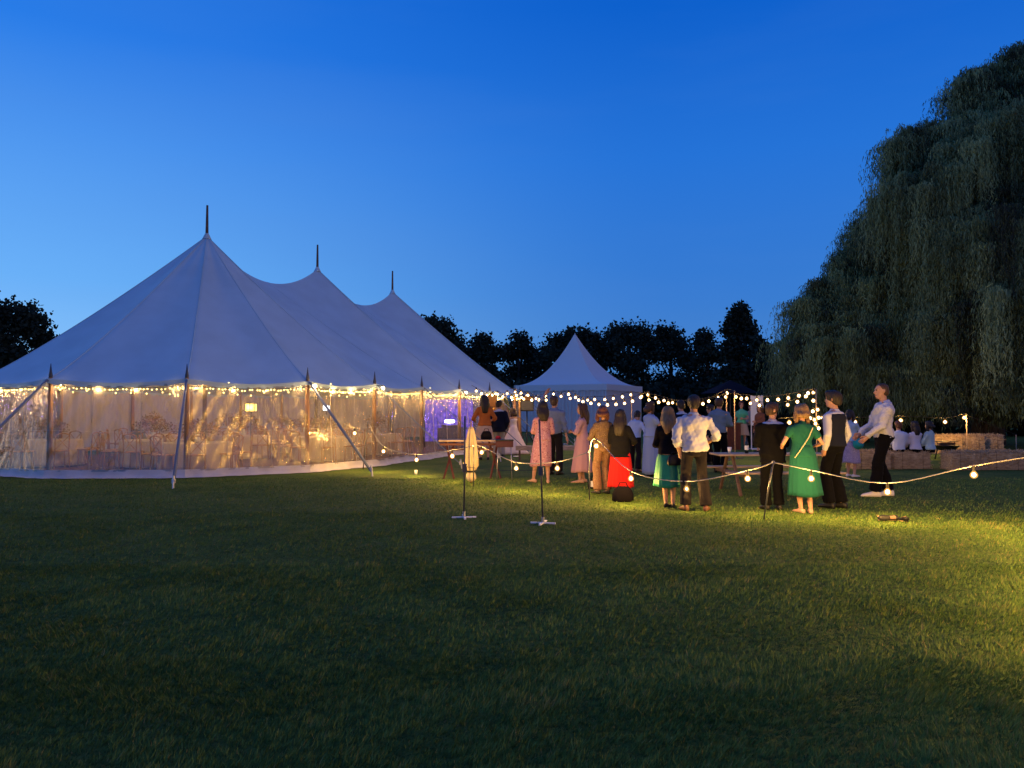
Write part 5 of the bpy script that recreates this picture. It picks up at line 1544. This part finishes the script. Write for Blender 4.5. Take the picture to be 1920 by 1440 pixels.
    if over == 'jacket':
        bm = bmesh.new()
        rgs = []
        for z, a, b, y in [(-.17, .175, .13, -.01)] + TP:
            if z > .49: continue
            if z < .25: a = max(a, .150); b = max(b, .115)
            rgs.append(ell(T(0, y, z), a + (.036 if z < .4 else .026), b + .036, 24, fx, fyv, .85))
        rings_loft(bm, rgs)
        for s in (-1, 1): arm(bm, s, .028, .97)
        remesh(bm, vox, 'jacket', overm, root, folds(.006, int(px) + 1), 1)
    if bot in ('trousers', 'shorts', 'wide'):
        bm = bmesh.new()
        rings_loft(bm, [ell(T(0, y, z), a + .006, b + .006, 22, fx, fyv, .9) for z, a, b, y in TP if z < -.02] + [ell(T(0, 0, .0), .145 * (.5 + .5 * build), .105, 22, fx, fyv, .9)])
        for s in (-1, 1):
            if bot == 'shorts': leg(bm, s, .022, upto=.5)
            elif bot == 'wide':
                h, kn, an, _ = Lg[s]; tube(bm, [h + Vector((0, 0, .03)), h.lerp(kn, .4), kn, kn.lerp(an, .5), an + Vector((0, 0, -.03))], [.105, .10, .098, .10, .112], 18)
            else: leg(bm, s, .013, straight=True)
        remesh(bm, vox, 'trousers' if bot != 'shorts' else 'shorts', botm, root, folds(.007, int(px) + 2, bot == 'wide'), 1)
    if bot in ('skirt', 'dress'):
        bm = bmesh.new(); rgs = []; z_top = .14 if bot == 'dress' else .0
        zt_ = (pel + up * z_top).z; nn = 72
        for q in range(13):
            f = q / 12; z = zt_ + (hem - zt_) * f
            base_c = (pel + up * z_top).lerp(Vector((sum(Lg[s][2].x for s in (-1, 1)) / 2, sum(Lg[s][2].y for s in (-1, 1)) / 2, hem)), f); base_c.z = z
            hipf = min(1, f / .22)
            a0 = ((.128 if bot == 'dress' else .150) + (.178 - .128) * math.sin(hipf * math.pi / 2)) * build + .006; b0 = (.10 + (.132 - .10) * math.sin(hipf * math.pi / 2)) + .006
            a = a0 + (flare - .17) * max(0, f - .15) / .85; b = b0 + (flare * .85 - .13) * max(0, f - .15) / .85
            am = (.004 + .030 * f) * (1 if pleats else 0)
            ring = []
            for k in range(nn):
                an = 2 * math.pi * k / nn
                m_ = 1 + am * (math.sin(an * pleats) * .7 + math.sin(an * (pleats * .37) + 2 + f) * .8) / .8
                sg = Vector((math.cos(an) * a * m_, math.sin(an) * b * m_, .012 * math.sin(an * 3 + px) * f))
                ring.append(base_c + sg)
            rgs.append(ring)
        # turn the hem inwards so the skirt has a lining
        rgs.append([Vector((p.x, p.y, p.z)) .lerp(Vector((rgs[-1][0].x * 0 + base_c.x, base_c.y, p.z + .02)), .12) for p in rgs[-1]])
        rgs.append([p.lerp(Vector((base_c.x, base_c.y, p.z + .15)), .4) for p in rgs[-1]])
        rings_loft(bm, rgs); bmobj('skirt', bm, botm, root, True)
    # ---- shoes
    if shoes:
        for s in (-1, 1):
            h, kn, an, ta = Lg[s]; fd = Vector((math.sin(R_(ta)), math.cos(R_(ta)), 0)); fs = Vector((fd.y, -fd.x, 0)); b0 = Vector((an.x, an.y, 0))
            bm = bmesh.new()
            prof_ = ((-.085, .03, .018, .026), (-.075, .045, .034, .045), (-.03, .052, .040, .052), (.03, .046, .042, .046), (.09, .034, .048, .034), (.14, .028, .048, .028), (.185, .022, .036, .020), (.205, .016, .014, .010))
            if not male and shoem != 'trainer': prof_ = tuple((y, z * .75, a * .88, b * .75) for y, z, a, b in prof_)
            rings_loft(bm, [ell(b0 + fd * y + Vector((0, 0, z)), a, b, 14, fs, Vector((0, 0, 1)), .85) for y, z, a, b in prof_])
            so_ = bmobj('shoe', bm, SHOE[shoem], root, True)
    return root, dict(T=T, A=A_, pel=pel, H=Hd, S=S)
SHOE = {'black': M['black'], 'white': mat('white_canvas', (.7, .66, .62), .7, .2), 'brown': mat('brown_leather', (.12, .05, .03), .4, .4), 'nude': mat('nude_sandal', (.50, .30, .2), .5, .3)}
SHOE['trainer'] = SHOE['white']
W_SH = cloth('white_shirt', (.47, .48, .56)); NAVY = cloth('navy_wool', (.010, .012, .026)); BLK = cloth('black_wool', (.0035, .0035, .005)); CHAR = cloth('charcoal_wool', (.014, .012, .015))
# by the marquee door
person(908, 862, 740, 'woman with long dark hair in an orange blouse and cream skirt by the marquee door', 10, 'f', 'dark', .38, 'blouse', cloth('orange_blouse', (.45, .13, .03)), 'skirt', cloth('cream_skirt', (.55, .38, .28)), .42, arms={'l': 'bent', 'r': 'bent'}, sleeve='three')
person(936, 858, 750, 'man in a navy jacket and pale grey trousers by the marquee door', -5, 'm', 'dark', 0, 'shirt', W_SH, 'trousers', cloth('grey_flannel', (.34, .31, .30)), over='jacket', overm=NAVY, arms={'l': 'pocket', 'r': 'pocket'}, headturn=-20)
person(962, 852, 748, 'bride in a flaring white gown standing in the marquee doorway', 30, 'f', 'brown', .2, 'strap', cloth('ivory_satin', (.70, .60, .58)), 'dress', cloth('ivory_gown', (.68, .57, .57)), .03, flare=.62, pleats=14, arms={'l': 'front', 'r': 'hang'}, d=27.5, hscale=1.66)
# left group
person(1018, 905, 752, 'woman with long dark hair in a pink floral midi dress, stepping, seen from behind', 5, 'f', 'dark', .30, 'tee', spots('pink_floral', (.46, .23, .28), (.15, .03, .07), (.60, .42, .44), 26), 'dress', spots('pink_floral_skirt', (.46, .23, .28), (.15, .03, .07), (.60, .42, .44), 26), .36, sleeve='three', flare=.22, pleats=9,
       arms={'l': 'front', 'r': 'front'}, feet={'l': (-.19, .10, -30), 'r': (.10, -.08, 10)}, shoem='nude', vox=.013)
person(1040, 890, 742, 'man in a slate blue shirt raising one arm, half hidden behind the floral dress', -25, 'm', 'brown', 0, 'shirt', cloth('slate_shirt', (.16, .20, .30)), 'trousers', CHAR, arms={'l': 'up', 'r': 'hang'}, sleeve='roll')
person(1091, 905, 755, 'woman with long brown hair in a long dusty pink pleated dress, facing left', 75, 'f', 'brown', .36, 'blouse', cloth('dusty_pink', (.50, .29, .31)), 'dress', cloth('dusty_pink_skirt', (.48, .27, .30)), .24, flare=.27, pleats=30, sleeve='three', arms={'l': 'fold', 'r': 'fold'}, shoem='nude', vox=.013)
person(1130, 926, 760, 'woman in a brown patterned jumpsuit and black ankle boots', 25, 'f', 'auburn', .12, 'blouse', spots('brown_pattern', (.13, .085, .06), (.05, .03, .02), (.24, .17, .12), 40), 'trousers', spots('brown_pattern_legs', (.19, .11, .07), (.07, .04, .025), (.28, .2, .13), 40), arms={'l': 'fold', 'r': 'front'}, vox=.013, headturn=-30)
r_, q_ = person(1164, 928, 767, 'woman with long dark hair in a dark jacket and bright red skirt', -20, 'f', 'dark', .42, 'blouse', M['black_cloth'], 'skirt', cloth('red_skirt', (.52, .018, .018)), .16, flare=.235, pleats=18, arms={'l': 'front', 'r': 'bent'}, vox=.013, over='jacket', overm=cloth('olive_black_jacket', (.008, .008, .010)))
person(1191, 884, 767, 'man in a light blue shirt bending forward, back to camera', -35, 'm', 'dark', 0, 'shirt', cloth('light_blue_shirt', (.42, .52, .72)), 'trousers', CHAR, lean=(-.05, .32), arms={'l': 'reach', 'r': 'bent'}, feet={'l': (-.16, .05), 'r': (.14, -.12)}, shoem='brown', headtilt=1)
person(1221, 893, 752, 'woman in a long powder blue dress holding her hands up, facing right', -60, 'f', 'brown', .14, 'blouse', cloth('powder_blue', (.25, .34, .58)), 'dress', cloth('powder_blue_skirt', (.24, .33, .60)), .06, flare=.21, pleats=12, arms={'l': 'drink', 'r': 'drink'}, sleeve='short')
r_, q_ = person(1254, 951, 762, 'woman with long fair hair in a black top and green pleated skirt', -12, 'f', 'blonde', .36, 'blouse', M['black_cloth'], 'skirt', cloth('green_satin', (.018, .20, .12), rough=.5, spec=.25), .36, flare=.235, pleats=24, arms={'l': 'front', 'r': 'bent'}, vox=.012, shoem='black', feet={'l': (-.05, .02, 8), 'r': (.07, -.02, -12)})
c = P(1264, 862, r_.location.y - .16)
bag((c.x, c.y, c.z - .09), (.22, .09, .17), 'black shoulder bag at the hip of the woman in the green pleated skirt', M['black'], 0)
person(1302, 958, 740, 'man in a crumpled white shirt and dark trousers, seen from behind, sleeves rolled', -3, 'm', 'dark', 0, 'shirt', W_SH, 'trousers', CHAR, build=1.12, sleeve='roll', arms={'l': 'pocket', 'r': 'bent'}, vox=.011, shoem='brown', feet={'l': (-.13, .02, -10), 'r': (.17, -.02, 18)})
person(1350, 886, 745, 'man in a blue denim shirt and black trousers facing right behind the picnic table', -40, 'm', 'brown', 0, 'shirt', cloth('denim_shirt', (.12, .19, .30)), 'trousers', BLK, arms={'l': 'bent', 'r': 'fold'})
person(1391, 842, 752, 'woman in a green top and pale patterned skirt far behind the picnic table', 170, 'f', 'auburn', 0, 'tee', cloth('mint_top', (.08, .38, .24)), 'skirt', cloth('sand_skirt', (.40, .32, .26)), .5, sleeve='short', arms={'l': 'fold', 'r': 'hang'})
person(1408, 840, 757, 'man in a grey shirt beside the woman in the green top', 150, 'm', 'brown', 0, 'shirt', cloth('grey_shirt', (.25, .24, .25)), 'trousers', BLK, arms={'l': 'hang', 'r': 'front'})
person(1331, 868, 757, 'man in a dark jacket just behind the white shirt, facing left', 60, 'm', 'dark', 0, 'shirt', W_SH, 'trousers', BLK, over='jacket', overm=NAVY, d=22.5, hscale=1.74)
person(1277, 884, 750, 'man in a navy suit standing behind the woman in the green pleated skirt', 20, 'm', 'dark', 0, 'shirt', W_SH, 'trousers', BLK, over='jacket', overm=NAVY, arms={'l': 'front', 'r': 'hang'})
person(1425, 848, 758, 'woman in a brown jacket beside the tall white board', 120, 'f', 'brown', .2, 'blouse', cloth('russet_jacket', (.14, .06, .04)), 'skirt', cloth('dark_skirt', (.04, .03, .04)), .4, arms={'l': 'fold', 'r': 'hang'})
# right group
person(1449, 956, 755, 'man in a black suit with head turned right, back to camera', 0, 'm', 'brown', 0, 'shirt', W_SH, 'trousers', BLK, over='jacket', overm=BLK, arms={'l': 'front', 'r': 'front'}, build=1.1, headturn=-60, vox=.012, skin=SKIN)
r_, q_ = person(1505, 962, 757, 'woman with a fair bob in a long bottle green dress with a thin bag strap', 0, 'f', 'blonde', .10, 'tee', cloth('bottle_green', (.012, .085, .066)), 'dress', cloth('bottle_green_skirt', (.012, .085, .066)), .28, flare=.235, pleats=16, sleeve='short', arms={'l': 'bent', 'r': 'bent'}, build=1.1, vox=.012, shoem='nude', skin=SKIN, feet={'l': (-.02, .02, -15), 'r': (.12, -.02, 14)})
tp = [q_['T'](.11, -.165, .42), q_['T'](.03, -.175, .25), q_['T'](-.08, -.160, .08), q_['T'](-.17, -.13, -.06)]
bm = bmesh.new(); tube(bm, tp, .007, 6); bmobj('bag_strap', bm, M['pale_coat'], r_)
person(1564, 953, 732, 'man in a white shirt, dark waistcoat and dark trousers, looking left, hands in pockets', 35, 'm', 'dark', 0, 'vest', W_SH, 'trousers', BLK, over='waistcoat', overm=NAVY, arms={'l': 'pocket', 'r': 'pocket'}, vox=.012, feet={'l': (-.08, .02, 5), 'r': (.10, -.06, -8)}, headturn=15)
person(1656, 931, 717, 'tall man with cropped hair in an untucked white shirt and slim black trousers, facing left', 82, 'm', 'brown', 0, 'shirt', W_SH, 'trousers', BLK, bald=True, arms={'l': ((-.13, .27, -.03), (-.6, -1, -.2)), 'r': ((.13, .31, .0), (.6, -1, -.2))}, feet={'l': (-.08, .14, 5), 'r': (.08, -.10, -5)}, shoem='trainer', vox=.012, skin=SKIN)
r_, q_ = person(1596, 894, 768, 'woman in a pale blue top and lilac spotted skirt holding a teal hat', -55, 'f', 'dark', .16, 'blouse', cloth('sky_top', (.28, .42, .62)), 'skirt', spots('lilac_spots', (.30, .26, .42), (.12, .08, .22), (.5, .45, .6), 34), .36, flare=.22, pleats=10, sleeve='short', arms={'l': 'reach', 'r': 'reach'}, shoem='white')
c = P(1609, 832, r_.location.y - .30)
t = thing('sun_hat', 'round teal hat held by the woman in the pale blue top', 'hat', c)
bm = bmesh.new(); rings_loft(bm, [[(math.cos(a) * r, -z, math.sin(a) * r) for a in [k * math.pi / 10 for k in range(20)]] for r, z in ((.13, 0), (.135, .01), (.09, .015), (.08, .08), (.05, .1), (.01, .105))]); bmobj('felt', bm, cloth('teal_felt', (.02, .26, .32)), t, True)
# seated on the bales
for (px, hy, lb, kw) in (
    (1683, 786, 'person in a plain pale shirt sitting on a straw bale behind the tall man', dict(sex='m', hair='auburn', top='shirt', topm=cloth('pale_shirt', (.55, .60, .72)), yaw=-10)),
    (1714, 790, 'person with long dark hair in a striped white blouse sitting on a straw bale', dict(sex='f', hair='dark', longhair=.30, top='blouse', topm=cloth('striped_blouse', (.55, .54, .66)), yaw=12)),
    (1741, 783, 'person in a pale teal top sitting at the right end of the straw bales', dict(sex='f', hair='dark', longhair=.08, top='blouse', topm=cloth('teal_blouse', (.36, .50, .55)), yaw=35))):
    person(px, 870, hy, lb, kw.pop('yaw'), bot='trousers', botm=BLK, sit=.46, d=d0 - .02, hscale=1.62, feet={'l': (-.12, .46), 'r': (.12, .42)}, arms={'l': 'lap', 'r': 'lap'}, **kw)
print('objects', len(bpy.data.objects))
